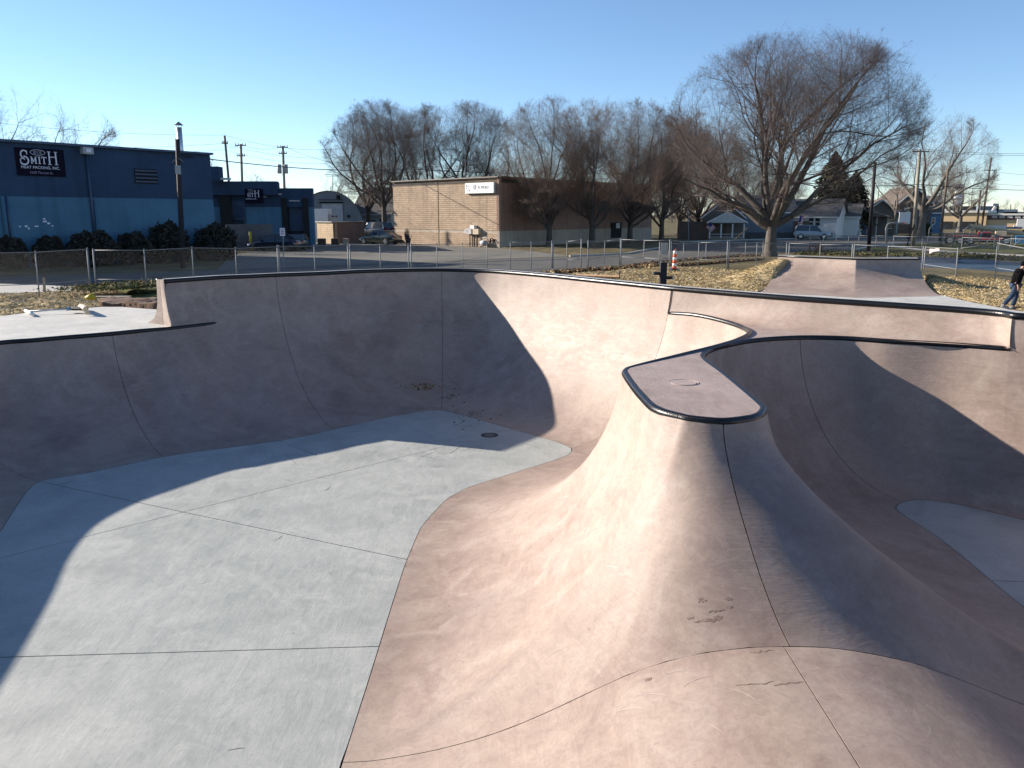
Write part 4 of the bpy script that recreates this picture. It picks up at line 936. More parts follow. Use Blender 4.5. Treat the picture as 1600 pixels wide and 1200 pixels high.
# ================================================================== TREES
def grow(seed, trunkh, limbs, spec, r0, env, droop=0., lean=(0, 0), tmin=2, side=None, wig=(.05, .17, .17, .17, .18, .2)):
    """a trunk, ascending limbs and four orders of twigs, every one ending inside the crown's rounded outline env = (x, y, z, rx, rz)"""
    rnd = random.Random(seed); big = []; small = []
    ex, ey, ez, erx, erz = env
    def rv(s): return Vector((rnd.gauss(0, s), rnd.gauss(0, s), rnd.gauss(0, s)))
    def room(p, d):
        q = Vector(((p.x - ex) / erx, (p.y - ey) / erx, (p.z - ez) / erz)); e = Vector((d.x / erx, d.y / erx, d.z / erz))
        A = e.dot(e); B = q.dot(e); C = q.dot(q) - 1; D = B * B - A * C
        return (-B + math.sqrt(D)) / A if D > 0 else .0
    def branch(p, d, L, r, lv):
        nseg = (5, 8, 6, 4, 3, 2)[lv]; sp = spec[lv] if lv < len(spec) else None
        trop = (0, .05, .06, .07, .06, .05)[lv]
        dd = d.copy(); pts = [p]; re = r * (.75, .13, .22, .32, .45, .5)[lv]; rr = r
        for i in range(nseg):
            dd = (dd + rv(wig[lv]) + Vector((0, 0, trop))).normalized(); q = pts[-1] + dd * (L / nseg); r2 = r + (re - r) * (i + 1) / nseg
            (big if lv < 2 else small).append((*pts[-1], *q, rr, r2)); rr = r2
            if sp:
                n, lr, a0, a1, start = sp; frac = (i + 1) / nseg
                if frac > start:
                    km = n / (nseg * (1 - start)); k = int(km) + (rnd.random() < km % 1)
                    for _ in range(k):
                        if lv >= 2 and rnd.random() < .08: continue
                        ax = dd.cross(rv(1)).normalized(); nd = Matrix.Rotation(R(rnd.uniform(a0, a1)), 3, ax) @ dd
                        if lv == 1 and nd.z < -.1: nd.z = abs(nd.z) * .4; nd.normalize()
                        pp = pts[-1].lerp(q, rnd.random()); l2 = min(L * lr * rnd.uniform(.7, 1.25), max(.3, room(pp, nd) * rnd.uniform(.8, 1.05)))
                        if lv >= 2 and room(pp, nd) < .25 and rnd.random() < .6: continue
                        branch(pp, nd, l2, max(.004, rr * rnd.uniform(.42, .64)), lv + 1)
            pts.append(q)
        if sp and lv >= 1:
            for _ in range(2):
                nd = (dd + rv(.4)).normalized(); branch(pts[-1], nd, min(L * sp[1], max(.3, room(pts[-1], nd))), rr * .9, lv + 1)
        return pts, dd
    # trunk
    pts, dd = [Vector((0, 0, 0))], Vector((lean[0], lean[1], 1)).normalized()
    for i in range(5):
        q = pts[-1] + dd * (trunkh / 5); big.append((*pts[-1], *q, r0 * (1 - .07 * i) * (1.3 if i == 0 else 1), r0 * (1 - .07 * (i + 1)))); pts.append(q)
    n = len(limbs)
    for (az, incl, hfrac, rs) in limbs:
        az += rnd.uniform(-12, 12); incl += rnd.uniform(-4, 4)
        d = Vector((math.sin(R(incl)) * math.cos(R(az)), math.sin(R(incl)) * math.sin(R(az)), math.cos(R(incl))))
        p = pts[-1].lerp(pts[0], 1 - hfrac) if hfrac < 1 else pts[-1]
        branch(p, d, max(1.5, room(p, d) * .93), r0 * rs, 1)
    return big, small
TREES = {}
def make_tree(key, seed, trunkh, limbs, spec, r0, env, bark, twig, **kw):
    big, small = grow(seed, trunkh, limbs, spec, r0, env, **kw)
    TREES[key] = (np.array(big), np.array(small), bark, twig)
def tree(key, label, pos, rz=0., s=1., group=None, name='bare_tree', trunk=None):
    A, B, bark, twig = TREES[key]
    if not isinstance(A, tuple):
        t = thing(name, label, 'tree', pos, rz, group)
        a = segs_mesh('trunk', A, M[bark], t, 7); b = segs_mesh('crown', B, M[twig], t, 3)
        TREES[key] = ((a.data,), (b.data,), bark, twig)
    else:
        t = thing(name, label, 'tree', pos, rz, group)
        for nm, me in (('trunk', A[0]), ('crown', B[0])):
            o = bpy.data.objects.new(nm, me); col.objects.link(o); o.parent = t
    t.scale = (s, s, s); return t
def ring(n, i0, i1, h0=.8, rs=.55, ph=0): return [(ph + 360 * k / n, i0 + (i1 - i0) * ((k * 7) % n) / n, h0 + (1 - h0) * ((k * 3) % n) / n, rs) for k in range(n)]
make_tree('big', 4, 2.5, [(175, 46, 1, .58), (10, 42, 1, .56), (100, 26, 1, .5), (250, 18, 1, .55), (195, 60, .95, .42), (335, 56, .95, .45), (60, 56, .9, .4), (140, 62, .8, .4), (270, 55, .8, .4), (200, 28, 1, .48), (350, 24, 1, .48), (170, 10, 1, .45), (20, 64, .9, .36)],
          [None, (9, .50, 25, 60, .25), (8, .50, 28, 60, .15), (7, .54, 28, 60, .15), (3, .66, 28, 60, .2)], .54, (1.2, 0, 9.7, 10.0, 7.0), 'bark', 'twig', droop=0)
SP = [None, (7, .44, 18, 46, .15), (7, .50, 22, 50, .1), (8, .54, 24, 52, .1), (3, .64, 24, 55, .2)]
make_tree('maple', 5, 3.0, ring(12, 6, 70, .55, .38), SP, .34, (0, 0, 8.2, 6.0, 6.5), 'bark', 'twigwarm')
make_tree('maple2', 11, 2.9, ring(12, 6, 74, .55, .36, 40), SP, .36, (.3, 0, 8.0, 6.2, 6.2), 'bark', 'twigwarm')
make_tree('vase', 8, 4.6, ring(6, 12, 52, .8, .5), [None, (8, .50, 24, 56, .2), (8, .50, 25, 58, .15), (7, .54, 25, 58, .15), (4, .62, 25, 58, .2)], .42, (0, 0, 10.4, 7.4, 6.9), 'bark', 'twig', droop=0)
make_tree('spread', 34, 3.4, [(0, 50, 1, .6), (180, 35, 1, .55), (90, 20, 1, .5), (300, 55, .9, .5), (220, 60, .85, .45)], [None, (8, .48, 25, 55, .3), (8, .46, 25, 55, .15), (7, .50, 25, 55, .15), (4, .55, 25, 55, .2)], .58, (0, 0, 9.6, 8.4, 6.6), 'barkgrey', 'twigpale', droop=.04)
make_tree('small', 51, 2.4, ring(5, 12, 55, .7, .5), [None, (7, .5, 25, 50, .25), (7, .5, 25, 50, .2), (6, .5, 25, 50, .2)], .22, (0, 0, 5.6, 4.0, 3.6), 'barkgrey', 'twigpale', droop=.03)
def at(px, py, D=None):
    p = G(px, py, 0) if D is None else Vector((P(px, py, D).x, D, 0)); return (p.x, p.y, -.02)
tree('big', 'huge spreading bare tree with a forked trunk standing behind the quarter pipe', at(1203, 400.5), R(10), .98)
mp = 'bare maples in front of the tan block building'
tree('maple', 'bare maple nearest the corner of the tan block building, leftmost of its row', at(858, 386), R(20), .97, mp)
tree('maple2', 'bare maple in front of the shaded wall, left of its glass door', at(925, 385.5), R(75), 1.0, mp)
tree('maple', 'bare maple with a crooked low fork just right of the glass door', at(984, 380.5), R(140), 1.05, mp)
tree('maple2', 'bare maple with a thick dark trunk past the end of the tan building', at(1033, 378.5), R(260), 1.0, mp)
tree('maple', 'tangled bare tree rising behind the gabled porch house', at(1090, 360, 112), R(300), 1.12, mp)
tree('maple2', 'tangled bare tree between the porch house and the big spreading tree', at(1150, 360, 118), R(10), .98, mp)
tree('maple', 'dense bare tree in the thicket beyond the dark trunk', at(1060, 360, 126), R(190), 1.12, mp)
tree('maple2', 'lower bare tree behind the blue grey garage', at(1215, 360, 128), R(120), .8, mp)
br = 'bare trees beyond the tan building roof'
tree('vase', 'tall bare tree with an upright trunk just left of the tan block building', at(601, 360, 108), R(30), 1.02, br)
tree('vase', 'bare tree with arching limbs above the small white house', at(577, 362, 116), R(160), .98, br)
tree('vase', 'bare tree rising over the middle of the tan building roof', at(668, 360, 122), R(250), 1.08, br)
tree('vase', 'rounded bare tree over the white APPLIED sign', at(735, 360, 120), R(80), 1.1, br)
tree('small', 'low bare tree with fine twigs behind the curved metal hut', at(515, 360, 125), R(0), 1.12, br)
tree('spread', 'bare tree at the right end of the roofline behind the first maple', at(800, 360, 135), R(60), .95, br)
bs = 'bare treetops above the blue building'
tree('spread', 'bare treetop above the SMITH sign on the blue building', at(55, 350, 84), R(40), 1.03, bs)
tree('small', 'small bare treetop above the middle of the blue roof', at(205, 350, 120), R(200), 1.32, bs)
tree('small', 'bare treetop just right of the shiny flue', at(322, 350, 125), R(90), 1.42, bs)
tree('small', 'pale bare tree behind the first utility pole over the dock wing', at(378, 350, 130), R(10), 1.12, bs)
tree('small', 'pale bare tree between the two utility poles', at(425, 350, 135), R(130), 1.05, bs)
tree('small', 'pale bare tree right of the transformer pole', at(468, 350, 140), R(230), .95, bs)
rt_ = 'bare street trees at the right'
tree('spread', 'broad pale bare tree with a thick twisted trunk beside the basketball hoop', at(1441, 352, 112), R(115), 1.02, rt_)
tree('small', 'thin pale bare tree with two stems left of the thick twisted trunk', at(1398, 354, 118), R(45), 1.35, rt_)
tree('spread', 'bare tree behind the cream warehouse corner', at(1500, 350, 150), R(300), .82, rt_)
tree('small', 'small bare tree behind the dark porch house', at(1368, 350, 140), R(170), 1.2, rt_)
far_ = 'far bare trees on the skyline'
for k, (px, D, s_, lab) in enumerate([(1560, 320, 1.1, 'tiny far tree above the grey roof units'), (1583, 330, 1.0, 'tiny far tree at the right edge of the skyline'), (1530, 300, .95, 'tiny far tree right of the steel stack'), (1240, 190, 1.25, 'far bare tree seen under the limbs of the big tree'), (1350, 200, 1.2, 'far bare tree between the evergreens and the tall dark pole'), (550, 170, 1.2, 'far bare tree over the curved hut roof'), (640, 165, 1.4, 'far bare tree behind the left roof edge of the tan building'), (1175, 165, 1.3, 'far bare tree behind the trunk of the big tree'), (760, 170, 1.3, 'far bare tree behind the sign end of the tan roof')]):
    tree('small', lab, at(px, 345, D), R(37 * k), s_, far_)
# evergreens
def conifer(label, pos, H, W_, seed):
    t = thing('evergreen_tree', label, 'tree', pos, 0, 'evergreens behind the white house'); r = np.random.default_rng(seed)
    MB().tube([(0, 0, 0), (0, 0, H * .9)], [.3, .05], 7).build('trunk', M['bark'], t)
    n = 9000; h = r.random(n) ** .8; a = r.uniform(0, 6.28, n); lob = .75 + .25 * np.sin(a * 5 + h * 17) + .15 * np.sin(a * 3 - h * 31)
    rad = W_ * (1 - h ** 1.7) ** .8 * lob * np.sqrt(r.random(n)) * (.35 + .65 * (h > .06)); z = H * (.12 + .88 * h) + r.normal(0, .12, n)
    C = np.stack([rad * np.cos(a), rad * np.sin(a), z - rad * .18], 1); L = r.uniform(.10, .30, n)
    U = np.stack([np.cos(a), np.sin(a), r.normal(-.2, .4, n)], 1) * L[:, None]; V = np.stack([-np.sin(a), np.cos(a), r.normal(0, .5, n)], 1) * (L * .45)[:, None]
    quads_mesh('crown', C, U, V, [M['conifer'], M['conifer'], M['shrub']], t)
conifer('broad dark evergreen behind the white house roof', at(1297, 352, 128), 12.4, 4.6, 1)
conifer('shorter dark evergreen right of the white house roof', at(1331, 352, 124), 9.2, 3.4, 2)
# shrubs in front of the blue wall
def shrub(label, px, py, w, h, seed, leafy=1., D=None):
    b = onS(px, py, w / 2 + .3); t = thing('shrub', label, 'shrub', (b.x, b.y, 0), 0, 'clipped shrubs along the blue building'); r = np.random.default_rng(seed)
    st = []
    for k in range(26):
        a = r.uniform(0, 6.28); rr = r.uniform(.2, .95); e = (w / 2 * rr * math.cos(a), w / 2 * rr * math.sin(a), h * r.uniform(.55, 1.04)); m_ = (e[0] * .35, e[1] * .35, e[2] * .45)
        st += [(0, 0, 0, *m_, .025, .015), (*m_, *e, .015, .006)]
    segs_mesh('stem', st, M['bark'], t)
    n = 4200; d = r.normal(0, 1, (n, 3)); d /= np.linalg.norm(d, axis=1, keepdims=True); d[:, 2] = np.where(d[:, 2] < -.72, -d[:, 2], d[:, 2])
    rad = (.55 + .45 * r.random(n) ** .5) * (1 + .10 * np.sin(d[:, 0] * 9 + seed) + .09 * np.sin(d[:, 1] * 8 + d[:, 2] * 7)) + (r.random(n) > .96) * .12 * leafy
    C = np.stack([d[:, 0] * w / 2 * rad, d[:, 1] * w / 2 * rad, h * (.42 + .55 * d[:, 2] * rad)], 1); C[:, 2] = np.maximum(C[:, 2], .05)
    L = r.uniform(.05, .11, n); q = r.normal(0, 1, (n, 3)); q /= np.linalg.norm(q, axis=1, keepdims=True); q2 = np.cross(q, r.normal(0, 1, (n, 3))); q2 /= np.linalg.norm(q2, axis=1, keepdims=True)
    quads_mesh('foliage', C, q * L[:, None], q2 * (L * .6)[:, None], M['shrub'], t)
sw = 52 / 1260.
for k, (px, py, pw, phh, lab) in enumerate([(4, 407, 46, 50, 'dark rounded shrub cut off by the left edge of the view'), (66, 407, 44, 48, 'dark shrub under the white paint marks on the wall'), (126, 406, 74, 53, 'wide dark rounded shrub beneath the wall conduit'), (194, 405, 52, 48, 'small round clipped shrub between the wide shrub and the leafy one'), (246, 403, 58, 60, 'open leafy shrub just left of the dark pole'), (317, 402, 62, 54, 'dense dark shrub right of the dark pole')]):
    D_ = onS(px, py, 1.5).y; shrub(lab, px, py, pw * D_ / 1260, phh * D_ / 1260, k + 3, 1. if k in (4, 5) else .4)

# ================================================================== METAL HUT, YARD WALLS, BACK HOUSES
hut = thing('metal_hut', 'grey blue half round metal hut with a big pale sliding door', 'hut')
Dh = 112.
def WP(px, py, D): p = P(px, py, D); return Vector((p.x, D, p.z))
c0, c1 = WP(462, 375, Dh), WP(571, 375, Dh); cx_ = (c0.x + c1.x) / 2; rx_ = (c1.x - c0.x) / 2; hz_ = WP(520, 299, Dh).z
arcp = [(cx_ + rx_ * math.cos(a), hz_ * (math.sin(a) ** .8 if math.sin(a) > 0 else 0)) for a in np.linspace(0, math.pi, 29)]
n = len(arcp); vv = [(x, Dh, z) for x, z in arcp]
addmesh('end_wall', vv + [(cx_, Dh, 0)], [(i + 1, i, n) for i in range(n - 1)], M['quonset'], hut)
sv = [(x * 1.0, Dh - .25, z * 1.01 + .03) for x, z in arcp] + [(x - 4.5, Dh + 18, z * 1.01 + .03) for x, z in arcp]
addmesh('arched_roof', sv, [(i, i + 1, n + i + 1, n + i) for i in range(n - 1)], M['quonset'], hut, True)
a, b = WP(503, 318, Dh), WP(537.5, 368, Dh); MB().box(((a.x + b.x) / 2, Dh - .1, (a.z + b.z) / 2), (b.x - a.x, .12, a.z - b.z)).build('sliding_door', mat('pale_sheet_door', (.36, .41, .46), .5), hut)
MB().box(((a.x + b.x) / 2 - .1, Dh - .2, a.z + .12), (b.x - a.x + .4, .12, .2)).build('door_track', M['dark'], hut)
a = WP(529, 308, Dh); MB().box((a.x, Dh - .15, a.z), (.5, .1, .5)).build('louvre', M['dark'], hut)
a = WP(517, 312, Dh); MB().box((a.x, Dh - .3, a.z), (3.4, .08, .08)).build('conduit', M['wireblk'], hut)
a = WP(545, 338, Dh); MB().box((a.x, Dh - .2, a.z), (.35, .2, .35)).build('wall_light', M['dark'], hut)
yw = thing('yard_block_wall', 'low tan block wall, its shaded face coloured brown, in front of the curved metal hut', 'wall')
y0, y1, y2 = G(496.5, 379.5, 0), G(524.5, 381, 0), G(570, 381.5, 0); zy = WP(524, 347.5, y1.y).z
y2 = Vector((WP(569, 350, y1.y + 7).x, y1.y + 7, 0))
wallquad('lit_face', y0, y1, -.05, zy, M['yardblock'], yw, .25); wallquad('shaded_face', y1, y2, -.05, zy, M['tanshade'], yw, .25)  # one wall: the shaded face has its shade in the darker colour
for a, b in ((y0, y1), (y1, y2)):
    d = (b - a); MB().box(((a + b) / 2 + Vector((0, 0, zy + .04)))[:], (d.length + .1, .34, .09), math.atan2(d.y, d.x)).build('coping_stone', M['walk'], yw)
ct = tag(MB().box((WP(503, 355, y0.y + 3).x, y0.y + 3, 1.9), (2.0, 2.2, 3.9)).build('storage_box', M['white']), 'tall white storage box between the blue wing and the yard wall', 'storage box')
tr = thing('trailer_box', 'pale flat panel with dark corner clips above the yard wall', 'trailer'); a, b = WP(498, 336.5, y0.y + 2.2), WP(527, 346, y0.y + 2.2)
MB().box(((a.x + b.x) / 2, y0.y + 2.2, a.z / 2 + .1), (b.x - a.x, .4, a.z)).build('panel', M['walk'], tr)
for x in (498.8, 503, 508, 520, 525.5):
    a = WP(x, 338, y0.y + 2.); MB().box((a.x, y0.y + 1.96, a.z), (.22, .06, .16)).build('clip', M['dark'], tr)
for px_, w_, mm, lab in ((504, .9, 'brownfence', 'brown wooden crate by the left end of the yard wall'), (525, .9, 'brownfence', 'brown wooden crate at the corner of the yard wall'), (541.5, .6, 'boxtan', 'tan planter box beside a dark shrub stump at the yard wall'), (621, .9, 'brownfence', 'dark crate behind the parked sedan by the tan wall')):
    b = G(px_, 382 if px_ < 600 else 380.5, 0); q = WP(px_, 372.5, b.y)
    MBB = MB().box((b.x, b.y - .3, max(.4, q.z) / 2), (w_ * .85, .7, max(.4, q.z))); tag(MBB.build('crate', M[mm]), lab, 'crate')
b = G(545.5, 379, 0); st = thing('potted_plant', 'small dark leafless plant on the yard wall planter', 'plant', (b.x, b.y - .8, 0))
segs_mesh('stem', [(0, 0, .3, .02, 0, 1.3, .09, .16), (.02, 0, 1.3, -.1, 0, 1.9, .1, .2), (-.1, 0, 1.9, .02, 0, 2.3, .16, .02), (0, 0, .5, .3, 0, 1.0, .1, .02), (0, 0, .9, -.3, 0, 1.4, .08, .03)], M['dark'], st, 6)
segs = []; b = G(638, 385.5, 0); st = thing('bare_bush', 'small dark bare bush against the lit tan block wall', 'bush', (b.x, b.y - .2, 0)); r = random.Random(3)
for k in range(60):
    a = r.uniform(0, 6.28); l = r.uniform(.4, 1.9); e = (.28 * math.cos(a) * r.random() + .1 * l - .25 * (l > 1.2), .3 * math.sin(a), l); segs.append((.1 * math.cos(a), 0, 0, *e, .04, .02))
segs_mesh('stem', segs, M['bark'], st)

def house(name, label, cx, cy, w, d, hw, hr, rz, wall, roof, wins=(), gable='x', group=None, door=None, parts=(), over=.35):
    """gabled house; front is the -y side before turning"""
    h = thing(name, label, 'house', (cx, cy, 0), rz, group)
    wl = MB(); wl.prism([(-w / 2, -d / 2), (w / 2, -d / 2), (w / 2, d / 2), (-w / 2, d / 2)], -.1, hw)
    if gable == 'x':       # gable triangles at the two x ends, eaves along the front
        wl.add([(-w / 2, -d / 2, hw), (-w / 2, d / 2, hw), (-w / 2, 0, hw + hr), (w / 2, -d / 2, hw), (w / 2, d / 2, hw), (w / 2, 0, hw + hr)], [(0, 2, 1), (3, 4, 5)])
        W2, D2 = w / 2 + over, d / 2 + over; k = hr / (d / 2) * over
        rf = [((-W2, -D2, hw - k), (W2, -D2, hw - k), (W2, 0, hw + hr), (-W2, 0, hw + hr)), ((W2, D2, hw - k), (-W2, D2, hw - k), (-W2, 0, hw + hr), (W2, 0, hw + hr))]
    else:
        wl.add([(-w / 2, -d / 2, hw), (w / 2, -d / 2, hw), (0, -d / 2, hw + hr), (-w / 2, d / 2, hw), (w / 2, d / 2, hw), (0, d / 2, hw + hr)], [(0, 1, 2), (3, 5, 4)])
        W2, D2 = w / 2 + over, d / 2 + over; k = hr / (w / 2) * over
        rf = [((-W2, D2, hw - k), (-W2, -D2, hw - k), (0, -D2, hw + hr), (0, D2, hw + hr)), ((W2, -D2, hw - k), (W2, D2, hw - k), (0, D2, hw + hr), (0, -D2, hw + hr))]
    wl.build('wall', M[wall], h)
    for q in rf: MB().hexa(q, [(x, y, z + .14) for x, y, z in q]).build('roof', M[roof], h)
    if gable == 'y':
        for s in (-1, 1): MB().hexa([(0, -D2 - .02, hw + hr - .02), (s * W2, -D2 - .02, hw - k - .02), (s * W2, -D2 + .08, hw - k - .02), (0, -D2 + .08, hw + hr - .02)], [(0, -D2 - .02, hw + hr + .2), (s * W2, -D2 - .02, hw - k + .2), (s * W2, -D2 + .08, hw - k + .2), (0, -D2 + .08, hw + hr + .2)]).build('bargeboard', M['white'], h)
    else: MB().box((0, -D2 - .03, hw - k + .06), (2 * W2, .08, .18)).build('gutter', M['white'], h)
    for (side, x, z, ww, hh) in wins:
        if side == 'f': c, dd, pd = (x, -d / 2 - .04, z), (ww + .2, .08, hh + .2), (x, -d / 2 - .09, z); ps = (ww, .03, hh); br = (x, -d / 2 - .115, z); bs_ = (ww, .02, .07)
        elif side == 'r': c, dd, pd = (w / 2 + .04, x, z), (.08, ww + .2, hh + .2), (w / 2 + .09, x, z); ps = (.03, ww, hh); br = (w / 2 + .115, x, z); bs_ = (.02, ww, .07)
        else: c, dd, pd = (-w / 2 - .04, x, z), (.08, ww + .2, hh + .2), (-w / 2 - .09, x, z); ps = (.03, ww, hh); br = (-w / 2 - .115, x, z); bs_ = (.02, ww, .07)
        f = MB().box(c, dd).build('window', M['white'], h); MB().box(pd, ps).build('pane', M['glass'], f); MB().box(br, bs_).build('glazing_bar', M['white'], f)
    if door: MB().box((door[0], -d / 2 - .05, 1.3), (1.0, .1, 2.1)).build('door', M[door[1]], h)
    return h
# house behind the hut, by the leaning bare trees
p = WP(590, 375, 122); house('bungalow', 'small white bungalow with a grey roof seen behind the parked cars', p.x, 126, 6.6, 6, 3.4, 2.6, R(-20), 'offwhite', 'roofgrey', [('f', -2.2, 2.0, .9, 1.2), ('f', 1.9, 2.0, .9, 1.2)], door=(.2, 'dark'))
p = WP(612, 375, 150); house('distant_house', 'dull two storey house glimpsed between trunk and tan wall', p.x, 154, 8, 7, 5, 3, R(15), 'taupe', 'roofbrown', [('f', -2, 4, 1, 1.3), ('f', 2, 4, 1, 1.3)])
# porch house with flag
ph = house('porch_house', 'old gabled house with a cluttered porch and a flag, left of the big tree', WP(1143, 360, 106).x, 112, 7.4, 10, 3.9, 3.0, R(-8), 'taupe', 'roofbrown', [('f', -2.4, 2.1, 1.0, 1.6)], gable='y', door=(-3.0, 'darkred'))
MB().box((.4, -6.6, 2.9), (6.6, 2.6, .16)).build('porch_roof', M['roofbrown'], ph)
MB().add([(-2.9, -7.95, 2.98), (3.7, -7.95, 2.98), (.4, -7.95, 4.8)], [(0, 1, 2)]).build('porch_gable', M['offwhite'], ph)
for s in (-1, 1): MB().hexa([(.4, -8.0, 4.75), (.4 + s * 3.6, -8.0, 2.85), (.4 + s * 3.6, -7.85, 2.85), (.4, -7.85, 4.75)], [(.4, -8.0, 5.0), (.4 + s * 3.6, -8.0, 3.1), (.4 + s * 3.6, -7.85, 3.1), (.4, -7.85, 5.0)]).build('porch_bargeboard', M['white'], ph)
for x in (-2.6, -.6, 1.4, 3.4): MB().box((x, -7.7, 1.4), (.22, .22, 2.8)).build('porch_post', M['white'], ph)
MB().box((.4, -7.7, .45), (6.3, .1, .08)).build('porch_rail', M['white'], ph); MB().box((.4, -7.7, .95), (6.3, .1, .08)).build('porch_rail', M['white'], ph)
MB().box((.4, -6.6, .12), (6.6, 2.6, .3)).build('porch_floor', M['woodpale'], ph)
ph.scale = (.72, .72, .72)
def flag(label, pos, w, h, tilt, mmw=6):
    f = thing('flag', label, 'flag', pos, 0, None); rr = Matrix.Rotation(R(tilt), 3, 'Y'); hs = h / 13
    MB().tube([(0, 0, -1.2), (0, 0, .1)], .03, 6).build('flagpole', M['woodpale'], f)
    for k in range(13):
        v = []
        for i in range(7):
            x = w * i / 6; y = .08 * math.sin(i * 1.6); a = rr @ Vector((x, y, -k * hs)); b = rr @ Vector((x, y, -(k + 1) * hs)); v += [a, b]
        addmesh('stripe', v, [(2 * i, 2 * i + 1, 2 * i + 3, 2 * i + 2) for i in range(6)], M['flagred'] if k % 2 == 0 else M['white'], f)
    a = [rr @ Vector((x, -.03 + .08 * math.sin(x / w * 6 * 1.6), z)) for x, z in ((0, .005), (w * .42, .005), (w * .42, -7 * hs), (0, -7 * hs))]
    addmesh('canton', a, [(3, 2, 1, 0)], M['flagblue'], f)
p = WP(1110, 347, 101); flag('striped flag with a blue corner hanging by the gabled porch', p, .95, .8, 42)
p = WP(1250, 337, 110); flag('small striped flag hanging beside the brick chimney of the white house', p, .6, 1.5, 10)
brd = tag(MB().tube([WP(1148, 374.5, 104), WP(1168, 356, 103)], .07, 6).build('leaning_board', M['lumber']), 'thin pale board leaning by the porch house', 'board')
p = WP(1096, 362, 108); tag(MB().box((p.x, 108, 1.1), (6.2, .12, 2.4), R(-4)).build('board_fence', M['brownfence']), 'brown board fence left of the porch house', 'fence')
# garage and white house
gh = house('garage_house', 'pale blue grey sided house half hidden by the big tree trunk', WP(1202, 360, 112).x, 115, 7.2, 6, 3.6, 2.1, R(-10), 'quonset', 'roofgrey')
MB().box((0, -3.05, .35), (7.3, .1, .9)).build('foundation', M['greyblock'], gh)
wh = house('white_house', 'white sided house with a grey roof and paired windows behind the pale car', WP(1281, 360, 118).x, 121.5, 8.4, 6.0, 3.0, 2.3, R(-34), 'white', 'roofgrey', [('f', .7, 2.15, .62, 1.1), ('f', 1.6, 2.15, .62, 1.1), ('f', -2.2, 1.9, .8, 1.0)])
MB().box((0, -3.22, .3), (7.62, .1, .7)).build('foundation', M['tanlow'], wh)
p = WP(1242, 330, 119); MB().box((-3.0, -1.0, 3.6), (.7, .7, 4.2)).build('chimney', mat('red_brick', (.25, .10, .06), .9, .3, 6), wh)
w2 = house('white_cottage', 'smaller white cottage wing with dark blue entry steps and railing', WP(1324, 360, 121).x, 123, 4.9, 4.6, 3.0, 1.7, R(-30), 'white', 'roofgrey', [('f', -1.3, 1.9, 1.5, 1.2), ('r', -1.6, 1.9, .4, 1.3), ('r', 1.4, 1.9, .5, 1.5)])
for k in range(3): MB().box((3.0 + .35 * k, -1.0, .75 - .25 * k), (.36, 1.4, .25)).build('step', M['trimnavy'], w2)
for y in (-1.7, -.3): MB().tube([(2.7, y, 1.9), (4.3, y, .9)], .05, 6).build('railing', M['trimnavy'], w2); MB().tube([(3.4, y, .6), (3.4, y, 1.5)], .05, 6).build('baluster', M['trimnavy'], w2)
brs = tag(MB().box((WP(1234, 360, 113).x, 113, 1.15), (5.2, .12, 2.3)).build('board_fence', M['brownfence']), 'dark brown board fence between the garage house and the white house', 'fence')
dh = house('dark_porch_house', 'dark gabled house in shade right of the tall dark pole', WP(1383, 360, 126).x, 131, 5.6, 8, 3.2, 2.1, R(-6), 'taupe', 'roofbrown', [('f', -1.7, 1.8, .8, 1.3), ('f', 1.6, 1.8, .8, 1.3)], gable='y')
for x in (-2.2, -.8, .8, 2.2): MB().box((x, -4.9, 1.4), (.16, .16, 2.8)).build('porch_post', M['offwhite'], dh)
MB().box((0, -4.6, 2.85), (5.4, 1.6, .14)).build('porch_roof', M['roofbrown'], dh)
d2 = house('brown_house', 'brown house with a small gable behind the basketball backboard', WP(1423, 360, 138).x, 142, 6, 7, 5.0, 2.4, R(8), 'brownfence', 'roofbrown', [('f', -1.4, 3.6, .7, 1.2), ('f', 1.4, 3.6, .7, 1.2)], gable='y')
d3 = house('blue_house', 'blue sided house with small windows right of the thick twisted trunk', WP(1456, 360, 140).x, 143, 4.2, 7, 3.6, 2.6, R(-18), 'bluehouse', 'roofgrey', [('f', -1.1, 2.1, .4, 1.0), ('f', .9, 2.1, .4, 1.0)])
p = WP(1447, 362, 126)
bsh = thing('hedge_bush', 'rounded olive green bush at the foot of the blue house', 'bush', (p.x, 126, 0)); r = np.random.default_rng(5); n = 1500
d = r.normal(0, 1, (n, 3)); d /= np.linalg.norm(d, axis=1, keepdims=True); d[:, 2] = abs(d[:, 2]); rad = .6 + .4 * r.random(n)
quads_mesh('foliage', d * rad[:, None] * np.array([.75, .75, 1.9]), r.normal(0, .07, (n, 3)), r.normal(0, .07, (n, 3)), M['hedge'], bsh)
# warehouse and the roofs beyond
wh_ = thing('warehouse', 'long cream warehouse with shaded bays painted dark and a brown upper band', 'warehouse'); _pv = WP(1467, 350, 185.); _r = Matrix.Rotation(R(-36), 4, 'Z') @ Matrix.Diagonal((1.12, 1, 1, 1)); _pv.z = 0; wh_.matrix_world = Matrix.Translation(_pv) @ _r @ Matrix.Translation(-_pv)
Dq = 185.; q = lambda x, y, D=Dq: WP(x, y, D)
x0, x1, x2, x3 = q(1467, 350).x, q(1524, 350).x, q(1591, 350).x, q(1700, 350).x
z1, z2, z3 = q(1500, 332).z, q(1550, 343).z, q(1550, 336).z
MB().box(((x0 + x1) / 2, Dq + 8, z1 / 2), (x1 - x0, 16, z1)).build('wall', M['creme'], wh_); MB().box(((x1 + x3) / 2, Dq + 9, z2 / 2), (x3 - x1, 16, z2)).build('wall', M['creme'], wh_)
MB().box(((x1 + x3) / 2, Dq + 9, (z2 + z3) / 2), (x3 - x1, 16.3, z3 - z2)).build('upper_band', M['cremed'], wh_)
